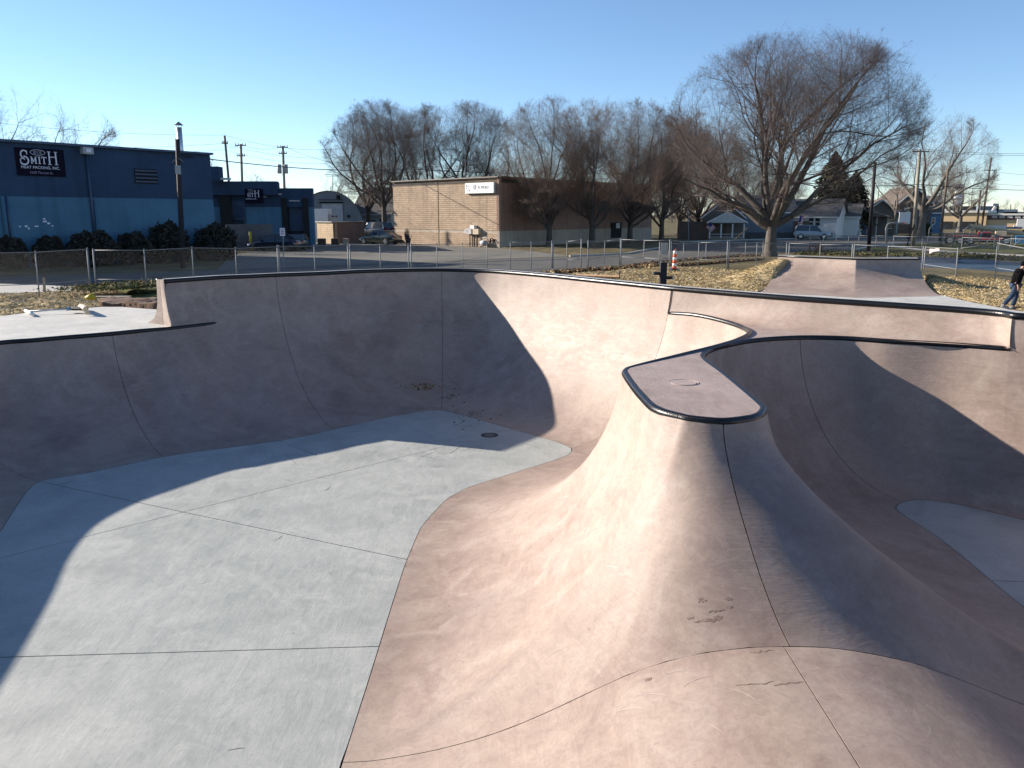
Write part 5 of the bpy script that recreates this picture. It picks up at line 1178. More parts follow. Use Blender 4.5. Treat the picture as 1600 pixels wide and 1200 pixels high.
MB().box(((x0 + x1) / 2 - .3, Dq + 8, z1 + .2), (x1 - x0 + 1, 17, .5)).build('roof_edge', M['offwhite'], wh_); MB().box(((x1 + x3) / 2, Dq + 9, z3 + .15), (x3 - x1, 17, .4)).build('roof_edge', M['offwhite'], wh_)
for a, b in ((1469, 1484), (1488, 1511)):
    xa, xb = q(a, 350).x, q(b, 350).x; zz = q(1490, 346).z; MB().box(((xa + xb) / 2, Dq - .1, zz / 2), (xb - xa, .4, zz)).build('bay_shade', M['dark'], wh_)  # flat near-black panel on the wall, painted as the shade inside a bay
for x in range(1534, 1598, 9): MB().box((q(x, 340).x, Dq + .75, (z2 + z3) / 2 + .1), (.9, .1, .5)).build('clerestory_window', M['box'], wh_)
MB().box((q(1492, 328).x, Dq + 6, z1 + .7), (4.5, 3, 1.4)).build('roof_unit', M['dark'], wh_)
p = q(1509, 330); fl = thing('steel_stack', 'shiny steel exhaust stack above the cream warehouse roof', 'stack', (p.x, Dq + 4, z1 - .3)); hh = q(1515, 284).z - z1
MB().tube([(0, 0, 0), (0, 0, hh)], .95, 14).build('stack_tube', M['alu'], fl, True)
for k in range(5): MB().tube([(0, 0, hh * (k + .6) / 5.5), (0, 0, hh * (k + .6) / 5.5 + .3)], 1.05, 14).build('stack_band', M['galv'], fl, True)
far = thing('roof_plant', 'grey roof units and ducts on a far flat building behind the warehouse', 'roof plant', (0, 0, 0))
for a, b, y0_, y1_, mm in ((1532, 1560, 322, 333, 'quonset'), (1552, 1560, 318, 326, 'box'), (1569, 1590, 327, 333, 'offwhite'), (1560, 1700, 331, 346, 'box')):
    A, B = q(a, y0_, 230), q(b, y1_, 230); MB().box(((A.x + B.x) / 2, 232, A.z / 2), (B.x - A.x, 4, A.z)).build('unit', M[mm], far)
MB().tube([q(1549, 334, 226), q(1556, 323, 226)], .5, 6).build('duct', M['box'], far)
for a, b, y0_, y1_, lab in ((1531, 1562, 352.5, 360, 'white truck trailer with a grey shaded end behind the red pickup'), (1584, 1660, 352.5, 362, 'white box trailer cut off by the right edge of the view'), (1590, 1700, 342, 349, 'farther white trailer roof at the right edge')):
    D_ = 135 if y0_ > 345 else 160; A, B = q(a, y0_, D_), q(b, y1_, D_); t = thing('trailer', lab, 'trailer'); MB().box(((A.x + B.x) / 2, D_ + 1.2, (A.z + .9) / 2), (B.x - A.x, 2.4, A.z - .9)).build('box_body', M['white'], t)
    for x in (.2, .8): MB().tube([(A.x + (B.x - A.x) * x, D_, .45), (A.x + (B.x - A.x) * x, D_ + .3, .45)], .45, 12).build('wheel', M['rubber'], t)
    if a == 1531: MB().box((B.x + 1.0, D_ + 1.2, (A.z + .9) / 2 - .1), (2.0, 2.3, A.z - 1.1)).build('shaded_end', M['quonset'], t)  # end of the white trailer, its shade put in as grey blue colour
bm_ = thing('boom', 'long cream boom slanting over the red pickup bed', 'boom'); MB().tube([q(1514, 353.5, 120), q(1612, 369, 120)], .42, 6).build('boom_beam', M['creme'], bm_); MB().tube([q(1514, 353.5, 120.5), q(1519, 361, 120.5)], .12, 6).build('boom_hook', M['box'], bm_)
def turn(root, pivot, deg, sx=1.):
    pv = Vector((pivot[0], pivot[1], 0)); root.matrix_world = Matrix.Translation(pv) @ Matrix.Rotation(R(deg), 4, 'Z') @ Matrix.Diagonal((sx, 1, 1, 1)) @ Matrix.Translation(-pv)
for t in [o for o in bpy.data.objects if o.get('category') == 'trailer' and o.name.startswith('trailer') and 'box_body' in [c.name.split('.')[0] for c in o.children]]:
    c = [c for c in t.children if c.name.startswith('box_body')][0]; v0 = c.data.vertices[0].co; turn(t, (v0.x, v0.y), -30, 1.12)
turn(bm_, q(1514, 353.5, 120), -8)
# skyline mass of far trees
sg_ = []; r = random.Random(9)
for k in range(330):
    X = -330 + 2.4 * k + r.uniform(-3, 3); D_ = r.uniform(330, 420); H_ = r.uniform(4.5, 8.5) * (1 + .25 * math.sin(k * .21)); W_ = r.uniform(3, 6)
    sg_.append((X, D_, 0, X, D_, H_ * .5, .3, .15))
    for j in range(46):
        a = r.uniform(0, 6.28); e = r.random() ** .5; z = H_ * r.uniform(.35, 1) ; w = W_ * e * math.sqrt(max(.05, 1 - ((z / H_ - .6) / .45) ** 2)); sg_.append((X + w * .4 * math.cos(a), D_, z * .55, X + w * math.cos(a), D_ + w * math.sin(a), z, .10, .05))
o = segs_mesh('far_woods', sg_, M['twig']); o['kind'] = 'stuff'; tag(o, 'far low wood of bare trees along the horizon')

# ================================================================== POLES, WIRES, STREET FURNITURE
def pole(label, px_top, px_bot, D, r, m, group, arms=(), name='utility_pole', extras=None):
    a = WP(px_bot[0], px_bot[1], D); t = WP(px_top[0], px_top[1], D); b = Vector((a.x, D, 0))
    if a.z > 0.3:                                  # foot hidden: run the pole on down to the ground
        k = (t - a); b = a - k * (a.z / k.z)
    o = thing(name, label, 'pole', b, 0, group); tt = t - b
    MB().tube([(0, 0, -.2), tt], [r, r * .75], 10).build('shaft', M[m], o, True)
    for h, w in arms: MB().box((tt.x * h, -.12, tt.z * h), (w, .1, .12)).build('crossarm', M[m], o); [MB().tube([(tt.x * h + x * w, -.12, tt.z * h + .05), (tt.x * h + x * w, -.12, tt.z * h + .25)], .05, 6).build('insulator', M['box'], o) for x in (-.45, -.2, .2, .45)]
    return o, b, t
up_ = 'utility poles along the street'
po0, _, t0_ = pole('dark leaning wooden pole with a small grey box in front of the blue wall', (277, 217), (285.3, 398), 49.5, .17, 'wooddark', up_)
c = WP(278, 265.5, 49.2) - po0.location; MB().box(c[:], (.26, .2, .50)).build('meter_box', M['box'], po0)
for e in ((-.35, -.3), (.35, -.25)): c2 = WP(277, 246, 49.4) - po0.location; MB().tube([c2, c2 + Vector((e[0], 0, e[1]))], .02, 5).build('bracket', M['galv'], po0)
p = WP(283, 240, 62); q_ = WP(279.5, 199, 62); fl = thing('roof_flue', 'bright metal flue with a conical cap rising behind the blue parapet', 'flue', (p.x, 62, p.z - 1.2))
k = q_ - p; MB().tube([(0, 0, 0), k + Vector((0, 0, 1.2))], .20, 12).build('flue_pipe', M['alu'], fl, True)
kk = k + Vector((0, 0, 1.2)); MB().tube([kk + Vector((0, 0, .16)), kk + Vector((0, 0, .40))], [.34, .04], 12).build('flue_cap', M['galv'], fl, True)
for a in (0, 2, 4): MB().tube([kk + Vector((.16 * math.cos(a), .16 * math.sin(a), -.05)), kk + Vector((.2 * math.cos(a), .2 * math.sin(a), .2))], .015, 4).build('cap_strut', M['galv'], fl)
_, _, tA = pole('slim utility pole rising directly behind the end of the tall blue wall', (351, 212), (355.5, 262), 96, .16, 'wood', up_, [(.93, .7)])
_, _, tB = pole('utility pole with small crossarms left of the transformer pole', (376.3, 225), (378.3, 284), 100, .18, 'woodpale', up_, [(.985, 1.3), (.88, 1.0)])
pc, bC, tC = pole('utility pole carrying two grey transformers above the dock wing', (441.8, 228), (444.2, 292), 104, .19, 'woodpale', up_, [(.985, 1.3), (.92, 1.0)])
for s_ in (-1, 1): c = WP(441.5 + s_ * 5, 264, 104) - pc.location; MB().tube([c + Vector((0, 0, -.55)), c + Vector((0, 0, .55))], .27, 10).build('transformer', M['box'], pc, True)
_, _, tD = pole('tall dark bare pole standing on the verge right of the evergreens', (1367.5, 253), (1357, 392), 73, .17, 'wooddark', up_)
_, _, tE = pole('pale wooden utility pole with a crossarm in front of the broad bare tree', (1437.5, 233), (1426.5, 384), 84, .20, 'woodpale', up_, [(.975, 1.7)])
_, _, tF = pole('grey brown utility pole between the twisted tree and the cream warehouse', (1481.5, 264), (1468, 379), 100, .17, 'wood', up_)
_, _, tG = pole('tall utility pole with three crossarms before the warehouse brown band', (1549, 246), (1534, 353), 150, .2, 'wood', up_, [(.83, 2.2), (.71, 2.2), (.6, 1.4)])
_, _, tH = pole('shorter bare pole left of the pole with three crossarms', (1532.5, 297), (1526.5, 353), 148, .2, 'wood', up_)
_, _, tI = pole('thin far pole above the grey roofs at the right edge', (1579.5, 319), (1579, 330), 240, .16, 'wood', up_)
_, _, tJ = pole('thin grey street lamp pole beside the striped flag', (1075, 325), (1076, 380), 92, .07, 'galv', 'lamp poles', name='lamp_pole')
def wire(label, a, b, sag=.6, r=.018, m='wireblk', g='overhead wires', n=18):
    a, b = Vector(a), Vector(b); pts = [a.lerp(b, i / n) - Vector((0, 0, 4 * sag * (i / n) * (1 - i / n))) for i in range(n + 1)]
    tag(MB().tube(pts, r, 5).build('overhead_wire', M[m], None, True), label, 'wire', g)
wire('thick black cable from the leaning dark pole over the dock wing to the tan roof', WP(284, 243, 58), WP(640, 264, 95), .5, .035)
wire('black cable continuing over the tan building roof behind the maples', WP(640, 264, 95), WP(1050, 268, 98), .4, .03)
for k, (y0, y1, y2) in enumerate(((185, 211, 225), (224, 224, 238), (232, 234, 246))):
    wire(('topmost', 'middle', 'lowest')[k] + ' thin wire coming in over the blue roof from the left', WP(-60, y0, 92), WP(351, y1, 96), .5, .013)
    wire(('topmost', 'middle', 'lowest')[k] + ' thin wire leaving the slim pole to the right', WP(351, y1, 96), WP(560, y2 + 4, 105), .9, .013)
wire('thin wire between the first crossarm pole and the transformer pole', tB, tC, .5, .014); wire('thin wire from the transformer pole towards the bare trees', tC, WP(600, 262, 110), .8, .014); wire('thin wire from the slim pole to the first crossarm pole', WP(352, 228, 96), tB, .3, .014)
for k, (ya, yb) in enumerate(((306, 303), (309, 306.5), (299, 305))): wire('pale service wire strand %s above the curved metal hut' % ('upper', 'lower', 'slanting')[k], WP((520, 520, 516)[k], (298, 299, 297)[k], 104), WP(640, yb, 112), .25, .022, 'wiregrey')
for k, (xa, ya, xb, yb) in enumerate(((510, 276, 640, 266), (610, 265, 700, 258), (705, 250, 800, 253))): wire(('pale sunlit wire left of the tall upright tree', 'pale sunlit wire crossing the tall upright tree', 'pale sunlit wire above the APPLIED sign')[k], WP(xa, ya, 106), WP(xb, yb, 108), .15, .022, 'wiregrey')
wire('upper wire of the right side running from the pale pole out of view', tE + Vector((.4, 0, 0)), WP(1700, 236.5, 95), .35, .016); wire('second upper wire just below the first at the far right', tE - Vector((.4, 0, .1)), WP(1700, 240, 95), .35, .016)
wire('wire from the dark bare pole to the left through the big tree', tD, WP(1180, 236, 70), .5, .014)
wire('thick lower cable crossing from the big tree past the pale pole to the right edge', WP(1220, 282, 76), WP(1437, 288, 84), .3, .028); wire('thick lower cable right of the pale pole to the edge of view', WP(1437, 288, 84), WP(1700, 296, 98), .3, .028)
wire('thin wire from the three crossarm pole to the right edge', WP(1549, 268, 150), WP(1700, 274, 165), .4, .02); wire('thin middle wire at the right edge', WP(1546, 286, 150), WP(1700, 290, 165), .4, .02); wire('thin wire between the dark bare pole and the pale pole', tD, WP(1437, 262, 84), .25, .014)
# antenna frames over roofs
for k, (xa, xb, yt, yb, D_, lab) in enumerate(((709, 745, 250, 278, 84, 'T shaped antenna mast on the tan building roof left of the sign'), (508, 532, 273, 300, 110, 'small T shaped mast above the curved metal hut'))):
    t = thing('roof_mast', lab, 'mast', (0, 0, 0)); xm_ = (xa + xb) / 2
    MB().tube([WP(xm_, yb, D_), WP(xm_, yt, D_)], .05, 6).build('mast_pole', M['galv'], t); MB().tube([WP(xa, yt, D_), WP(xb, yt + .6, D_)], .05, 6).build('mast_bar', M['wiregrey'], t)
# parking sign in front of the dark cars
b = G(443.5, 420, 0); t = WP(442, 357, b.y); sp = thing('sign_post', 'thin grey post with a small white and red notice in front of the dark cars', 'sign', b)
MB().tube([(0, 0, 0), t - Vector(b)], .035, 6).build('post', M['galv'], sp); c = WP(441.3, 362.5, b.y - .05) - Vector(b); MB().box(c[:], (.30, .03, .46)).build('plate', M['signwhite'], sp)
for k in range(3): MB().box((c + Vector((0, -.02, .12 - .11 * k)))[:], (.18, .01, .045)).build('print_mark', M['tail'], sp)
c = WP(1044.5, 385, 46.5)                            # notice on the gate
tag(MB().box((G(1037, 417, 0).x + .0, G(1037, 417, 0).y - .05, WP(1035, 388.5, G(1037, 417, 0).y).z), (.42, .02, .72)).build('notice_board', M['walk']), 'plain pale grey notice panel hung on the fence gate', 'notice')
b = G(1447, 394, 0); dz = WP(1453, 392, 44)
brd = thing('fence_banner', 'pale pinkish torn banner tied to the fence left of the walking man', 'banner', (0, 0, 0)); q0, q1 = G(1443, 426.5, 0), G(1493, 435.7, 0)
pts = []
for i in range(7):
    u = .10 + .32 * i / 6; bb = q0.lerp(q1, u); zt_ = WP(1446 + 16 * i / 6, 388.6 + .5 * i / 6 - (1.0 if i > 3 else 0), bb.y).z; zb2 = WP(1446, 394 + (2 if i < 2 else 0) - .3 * i, bb.y).z; pts += [(bb.x, bb.y - .05 - .03 * math.sin(i * 2), zt_), (bb.x, bb.y - .06, zb2)]
addmesh('banner_cloth', pts, [(2 * i, 2 * i + 1, 2 * i + 3, 2 * i + 2) for i in range(6)], mat('banner_cloth', (.62, .50, .50), .8, .2, 5), brd)
# traffic marker
b = G(1053.5, 423.2, .05); tm = thing('channelizer', 'orange and white striped traffic marker standing in the straw', 'traffic marker', b)
hh = WP(1053.5, 392, b.y).z - .05
MB().tube([(0, 0, 0), (0, 0, .08)], [.22, .20], 8).build('base', M['rubber'], tm)
for k in range(6): MB().tube([(0, 0, .08 + (hh - .08) * k / 6), (0, 0, .08 + (hh - .08) * (k + 1) / 6)], [.13 - .006 * k, .124 - .006 * k], 12).build('band', M['orange'] if k % 2 == 0 else M['white'], tm, True)
MB().tube([(0, 0, hh), (0, 0, hh + .05), (.05, 0, hh + .09)], .03, 6).build('handle', M['orange'], tm)
for dx, sz in ((-.22, .2), (.22, .14), (-.15, .12)): tag(MB().box((b.x + dx, b.y - .25 * abs(dx), .05 + sz / 2), (sz, sz * .8, sz), dx).build('rubble_lump', M['walk']), 'pale rubble lump at the foot of the striped marker, ' + ('larger left one' if sz == .2 else 'right one' if dx > 0 else 'small middle one'), 'lump', 'lumps by the marker')
# black post with pegs
D_ = 24.; a, t = WP(1035.5, 441, D_), WP(1036, 410, D_); bp_ = thing('peg_post', 'square black post with two black side pegs beyond the bowl lip', 'post', (a.x, D_, 0))
w_ = 10 * D_ / 1260 ; MB().box((0, 0, t.z / 2), (w_, w_, t.z)).build('post', M['wooddark'], bp_); MB().box((-w_ * .38, -w_ * .2, t.z + .01), (.05, .05, .04)).build('cap_bolt', M['chrome'], bp_)
for s_, y in ((-1, 427.3), (1, 434)):
    z = WP(1035, y, D_).z; MB().box((s_ * w_ * 1.0, 0, z), (w_ * 1.05, .10, .085)).build('peg', M['wooddark'], bp_); MB().box((s_ * w_ * 1.5, -.06, z), (.05, .03, .05)).build('peg_bolt', M['chrome'], bp_)
b0, b1 = G(900, 431.5, .1), G(968, 434.2, .1); tag(MB().tube([b0 + Vector((0, 0, .05)), b1 + Vector((0, 0, .05))], .075, 4).build('timber', M['lumber']), 'long fresh timber lying in the straw behind the bowl lip', 'timber')
tag(MB().box((b1.x, b1.y, .24), (.06, .06, .36)).build('stake', M['wood']), 'short wooden stake at the right end of the lying timber', 'stake', 'wooden stakes')
b = G(70.5, 457.5, .0); tag(MB().box((b.x, b.y, .32), (.09, .05, .62), .1, .0, .05).build('stake', M['woodpale']), 'wooden stake standing in the straw behind the left fence post', 'stake', 'wooden stakes')
# tools on the low deck
p0_, p1_ = G(40, 488, ZL), G(123, 482.5, ZL)
bf = thing('bull_float', 'long handled concrete float with a blue and tan head lying on the pale deck', 'tool', (0, 0, 0)); h0, h1 = G(40, 485.5, ZL + .06), G(52, 491.5, ZL + .06)
MB().tube([h0, h1], .045, 8).build('float_blade', M['white'], bf, True)
MB().tube([(h0 + h1) / 2 + Vector((0, 0, .04)), G(108, 483.3, ZL + .12)], .02, 6).build('handle', M['alu'], bf, True); MB().tube([G(105, 483, ZL + .12), G(113, 481.5, ZL + .12)], .05, 6).build('grip', M['blue'], bf); MB().tube([G(113, 482, ZL + .13), G(128, 482, ZL + .15)], .06, 6).build('dark_head', M['rubber'], bf)
MB().tube([G(126, 479.3, ZL + .1), G(130, 479, ZL + .22), G(134, 482, ZL + .2), G(136, 489, ZL + .07)], .075, 7).build('tan_bracket', M['boxtan'], bf)
yo = G(139, 465.5, .45); tag(MB().tube([yo + Vector((-.12, 0, 0)), yo + Vector((.1, .02, .05)), yo + Vector((.22, 0, -.02))], [.05, .12, .06], 8).build('yellow_bucket_lid', M['yellow'], None, True), 'small yellow plastic piece lying on the straw mound', 'litter')
yp = G(145, 464.5, .45); tag(MB().box((yp.x + .55, yp.y + .1, .45), (1.3, .3, .05), .05).build('grey_plank', M['woodpale']), 'grey plank lying beside the yellow piece on the mound', 'plank')
# basketball hoops
def hoop(label, base_px, D, bx, by0, by1, w, face=0.):
    b = WP(base_px[0], base_px[1], D); b.z = 0; h = thing('basketball_hoop', label, 'basketball hoop', b, 0, 'basketball hoops')
    top = WP(base_px[0] + 1, by0 + 17, D) - b; c = WP(bx, (by0 + by1) / 2, D) - b
    MB().tube([(0, 0, 0), (top.x, 0, top.z - .6), (top.x + .15, 0, top.z - .15), (top.x + .5, 0, top.z), (c.x, 0, top.z)], .09, 8).build('post', M['galv'], h, True)
    MB().box(c[:], (w, .06, (WP(bx, by0, D) - WP(bx, by1, D)).z), face).build('backboard', M['white'], h)
    rz = c.z - (WP(bx, by0, D) - WP(bx, by1, D)).z * .42; rr = Matrix.Rotation(face, 3, 'Z')
    MB().tube([c + rr @ Vector((.23 * math.cos(a), -.35 + .23 * math.sin(a), rz - c.z)) for a in np.linspace(0, 6.283, 15)], .025, 5).build('rim', M['tail'], h)
    MB().tube([c + rr @ Vector((0, 0, rz - c.z)), c + rr @ Vector((0, -.15, rz - c.z))], .05, 5).build('rim_bracket', M['tail'], h); return h
hoop('basketball hoop with a curved grey post and white backboard facing the court', (1384, 395), 92, 1413.5, 331.5, 350, 1.25)
h2 = thing('basketball_hoop', 'second basketball hoop seen edge on with a dark folding frame', 'basketball hoop', (0, 0, 0), 0, 'basketball hoops')
MB().hexa([WP(1428.5, 352, 80), WP(1431, 352, 80), WP(1431, 352, 80.6), WP(1428.5, 352, 80.6)], [WP(1429, 342, 80), WP(1431.5, 342, 80), WP(1431.5, 342, 80.6), WP(1429, 342, 80.6)]).build('backboard', M['galv'], h2)
for a, b in (((1413, 394), (1429, 350)), ((1417, 394), (1422, 352)), ((1416, 372), (1424, 370)), ((1413, 385), (1420, 384)), ((1419, 358), (1430, 356))): MB().tube([WP(*a, 80), WP(*b, 80)], .05, 6).build('frame_bar', M['dark'], h2)

# ================================================================== CARS AND TRUCK
def wheel(parent, x, y, r, w=.2, rim='alu'):
    t = MB().tube([(x, y - w / 2, r), (x, y - w / 2 + .03, r), (x, y + w / 2 - .03, r), (x, y + w / 2, r)], [r * .9, r, r, r * .9], 20).build('wheel', M['rubber'], parent, True)
    MB().tube([(x, y - w / 2 - .012, r), (x, y + w / 2 + .012, r)], r * .62, 14).build('rim', M[rim], t)
    for k in range(5): a = k * 1.2566; MB().box((x + r * .3 * math.cos(a), y, r + r * .3 * math.sin(a)), (r * .5, w + .035, r * .12), 0, 0, -a).build('spoke', M['chrome'], t)
def car(label, pos, rz, paint, L=4.7, W_=1.82, H_=1.45, suv=False, rim='alu', name='parked_car', lights=True):
    """x runs from the nose (0) to the tail (L)"""
    c = thing(name, label, 'car', pos, rz); hw = W_ / 2
    st = ([(0, .35, .55, .78), (.12, .28, .68, .9), (.6, .2, .78, .97), (1.25, .2, .90, 1.), (1.9, .2, .95, 1.), (3.2, .2, .97, 1.), (3.9, .2, 1.0, .99), (4.45, .25, 1.02, .95), (4.62, .32, .95, .9), (4.7, .42, .72, .82)] if not suv else
          [(0, .4, .7, .8), (.12, .32, .85, .92), (.6, .28, .98, .98), (1.2, .28, 1.04, 1.), (1.9, .28, 1.06, 1.), (3.2, .28, 1.08, 1.), (4.1, .28, 1.08, .99), (4.5, .32, 1.06, .97), (4.64, .4, 1.0, .95), (4.7, .5, .8, .92)])
    v = []; f = []
    for x, zb, zt_, wf in st:
        w = hw * wf; x = x * L / 4.7
        v += [(x, -w * .9, zb), (x, -w, zb + (zt_ - zb) * .35), (x, -w * .985, zb + (zt_ - zb) * .75), (x, -w * .90, zt_ - .01), (x, -w * .5, zt_ + .02), (x, w * .5, zt_ + .02), (x, w * .90, zt_ - .01), (x, w * .985, zb + (zt_ - zb) * .75), (x, w, zb + (zt_ - zb) * .35), (x, w * .9, zb)]
    n = 10
    for i in range(len(st) - 1):
        for k in range(n): f.append((i * n + k, i * n + (k + 1) % n, (i + 1) * n + (k + 1) % n, (i + 1) * n + k))
    f += [tuple(range(n))[::-1], tuple((len(st) - 1) * n + k for k in range(n))]
    addmesh('body', v, f, paint, c, True)
    s = L / 4.7
    if not suv: cab = [(1.25, .93, .84), (1.95, H_ - .06, .66), (2.3, H_, .66), (3.0, H_, .64), (3.35, H_ - .05, .64), (4.15, 1.0, .82)]
    else: cab = [(1.2, 1.04, .88), (1.75, H_ - .07, .74), (2.2, H_, .74), (3.9, H_ - .01, .74), (4.3, H_ - .06, .74), (4.62, 1.04, .86)]
    v = []; f = []
    for x, z, w in cab: v += [(x * s, -hw * .90 * (1 if z < 1.1 else 1), .92), (x * s, -hw * w / .9 if z < 1.1 else -hw * w, z), (x * s, hw * w / .9 if z < 1.1 else hw * w, z), (x * s, hw * .90, .92)]
    for i in range(5):
        for k in range(3): f.append((i * 4 + k, i * 4 + k + 1, (i + 1) * 4 + k + 1, (i + 1) * 4 + k))
    addmesh('windows', v, f, M['glass'], c, False)
    r_ = [(x * s, w, z) for x, z, w in cab[1:-1]]; v = []
    for x, w, z in r_: v += [(x, -hw * w - .012, z - .05), (x, -hw * w * .96, z + .022), (x, hw * w * .96, z + .022), (x, hw * w + .012, z - .05)]
    addmesh('roof', v, [(i * 4 + k, i * 4 + k + 1, (i + 1) * 4 + k + 1, (i + 1) * 4 + k) for i in range(len(r_) - 1) for k in range(3)], paint, c, True)
    for sg2 in (-1, 1):
        MB().tube([(cab[0][0] * s, sg2 * hw * .90, .93), (cab[1][0] * s, sg2 * hw * cab[1][2] * 1.005, cab[1][1])], .035, 5).build('pillar', paint, c)
        MB().tube([(cab[-1][0] * s, sg2 * hw * .88, 1.0), (cab[-2][0] * s, sg2 * hw * cab[-2][2] * 1.005, cab[-2][1])], .05, 5).build('pillar', paint, c)
        MB().tube([(2.75 * s, sg2 * hw * .92, .95), (2.7 * s, sg2 * hw * cab[2][2] * 1.01, H_ - .04)], .035, 5).build('pillar', paint, c)
        MB().box((1.55 * s, sg2 * (hw + .06), 1.0), (.12, .16, .12)).build('mirror', paint, c)
        for x in ((.85, 3.75) if not suv else (.85, 3.8)): wheel(c, x * s, sg2 * (hw - .10), .33 if not suv else .37, .22, rim)
        MB().box(((L - .06), sg2 * hw * .66, .80 if not suv else .95), (.12, hw * .42, .13 if not suv else .3)).build('tail_lamp', M['tail'], c)
        MB().box((.10, sg2 * hw * .66, .62 if not suv else .8), (.14, hw * .36, .12)).build('headlamp', M['offwhite'], c)
    MB().box((L + .005, 0, .72), (.03, .5, .13)).build('number_plate', M['offwhite'], c); MB().box((L - .02, 0, .38), (.12, W_ * .8, .2)).build('bumper', M['dark'], c)
    return c
p = G(560, 377.5, 0); car('grey green sedan with red tail lights parked before the tan block wall', (p.x * 88 / p.y, 90.5, 0), R(-27), M['carsilver'], 4.75, 1.84, 1.5)
p = WP(566, 370, 101); car('black car with dark windows parked just beyond the grey green sedan', (p.x, 101, .55), R(-35), M['cardark'], 4.6, 1.85, 1.75, True)
p = WP(397, 383, 74); car('black sedan almost lost in the shade beside the low grey block wall', (p.x, 73, 0), R(-8), M['cardark'], 4.6, 1.8, 1.5, rim='rubber')
p = WP(452, 380, 74); car('dark blue sedan seen from behind with its chrome trim at the dock', (p.x + .1, 78, 0), R(-84), M['cardark'], 4.6, 1.82, 1.48, rim='rubber')
MB().box((4.73, 0, .80), (.03, 1.0, .06)).build('chrome_strip', M['offwhite'], bpy.data.objects['parked_car.003'])
p = WP(1254, 374, 108); car('pale blue wagon parked in front of the dark board fence and white house', (p.x + 3.6, 108, 0), R(180 - 16), M['carwhite'], 4.6, 1.9, 1.8, True)
tk = thing('red_truck', 'long red flatbed truck with a cab and tandem wheels behind the barbed fence', 'truck', (0, 0, 0)); Dt = 88
T_ = lambda x, y: WP(x, y, Dt)
def tbox(n_, x0, x1, y0, y1, m, dy=2.0, y_=0.): a, b = T_(x0, y0), T_(x1, y1); MB().box(((a.x + b.x) / 2, Dt + y_ + dy / 2, (a.z + b.z) / 2), (b.x - a.x, dy, a.z - b.z)).build(n_, M[m], tk)
tbox('bed', 1485, 1517, 367.5, 374.5, 'red'); tbox('tail_box', 1477, 1486, 364.5, 375, 'cremed'); tbox('bonnet', 1533, 1552, 369, 375.5, 'red'); tbox('chassis', 1478, 1556, 375.5, 378, 'dark', 1.8, .1)
a0, a1, a2, a3 = T_(1516.5, 375), T_(1535, 375), T_(1533.5, 362), T_(1518.5, 362)
MB().hexa([(a0.x, Dt, a0.z), (a1.x, Dt, a0.z), (a1.x, Dt + 1.9, a0.z), (a0.x, Dt + 1.9, a0.z)], [(a3.x, Dt + .15, a3.z), (a2.x, Dt + .15, a3.z), (a2.x, Dt + 1.75, a3.z), (a3.x, Dt + 1.75, a3.z)]).build('cab', M['red'], tk)
for x0, x1 in ((1519, 1525), (1526, 1532.5)): a, b = T_(x0, 363.5), T_(x1, 368.5); MB().box(((a.x + b.x) / 2, Dt + .05, (a.z + b.z) / 2), (b.x - a.x, .16, a.z - b.z)).build('cab_window', M['glass'], tk)
tbox('second_bed', 1579, 1612, 369, 379, 'red'); tbox('load', 1540, 1552, 361, 369, 'boxtan', 1.4, .3); tbox('water_tank', 1563, 1579, 367, 379, 'blue', 1.8, -.6); tbox('rail_beam', 1478, 1556, 374.2, 375.7, 'galv', .12, -.15)
for x in (1482, 1495, 1507.5, 1551, 1593):
    c = T_(x, 382); 
    w_ = MB().tube([(c.x, Dt - .1, .48), (c.x, Dt + .25, .48)], .46, 18).build('wheel', M['rubber'], tk); MB().tube([(c.x, Dt - .13, .48), (c.x, Dt + .0, .48)], .24, 12).build('rim', M['offwhite'], w_)
turn(tk, T_(1478, 370), -27, 1.1)
# storage yard fence with barbed arms, and its braced gate
yf = thing('barbed_fence', 'tall yard fence with angled barbed arms in front of the red truck', 'fence', (0, 0, 0)); Dy = 83
ys_ = [(1449, 384, 357), (1470, 383, 357.5), (1488, 384, 360), (1503, 384.5, 360), (1513, 385, 361), (1529, 386, 366)]
for x, yb, yt in ys_:
    a, b = WP(x, yb, Dy), WP(x + 3.5, yt, Dy); a.z = 0; MB().tube([a, (b.x, Dy, b.z), (b.x + .35, Dy, b.z + .38)], .05, 6).build('post', M['galv'], yf, True)
for k in range(3): MB().tube([WP(1455 + 1.5 * k, 357 - 2 * k, Dy), WP(1533 + 1.5 * k, 361 - 2 * k, Dy)], .015, 4).build('barbed_wire', M['galv'], yf)
for y0, y1 in ((363.5, 367.5), (380, 384)): MB().tube([WP(1452, y0, Dy), WP(1532, y1, Dy)], .035, 6).build('rail', M['galv'], yf)
sgm = []
for k in range(120):
    x = 1452 + 80 * k / 120; a = WP(x, 364, Dy); b = WP(x + 4, 384, Dy); sgm.append((a.x, Dy, a.z, b.x, Dy, b.z, .004, .004)); sgm.append((b.x, Dy, a.z, a.x, Dy, b.z, .004, .004))
segs_mesh('wire_mesh', sgm, M['wire'], yf)
yg = thing('yard_gate', 'pair of grey steel gate leaves with diagonal braces before the truck', 'gate', (0, 0, 0))
for pts in (((1533, 387), (1553, 387.5)), ((1533, 387), (1552, 369)), ((1553, 387.5), (1555, 369)), ((1555, 369), (1576, 388)), ((1555, 388), (1578, 388.5)), ((1578, 388), (1582, 367)), ((1580, 388), (1600, 370)), ((1580, 388), (1640, 389)), ((1553, 369), (1640, 372))):
    MB().tube([WP(*pts[0], 78), WP(*pts[1], 78)], .06, 6).build('gate_bar', M['galv'], yg)
sx_ = thing('sawhorse', 'rusty metal stand leaning on the far grass beyond the quarter pipe', 'stand', (0, 0, 0))
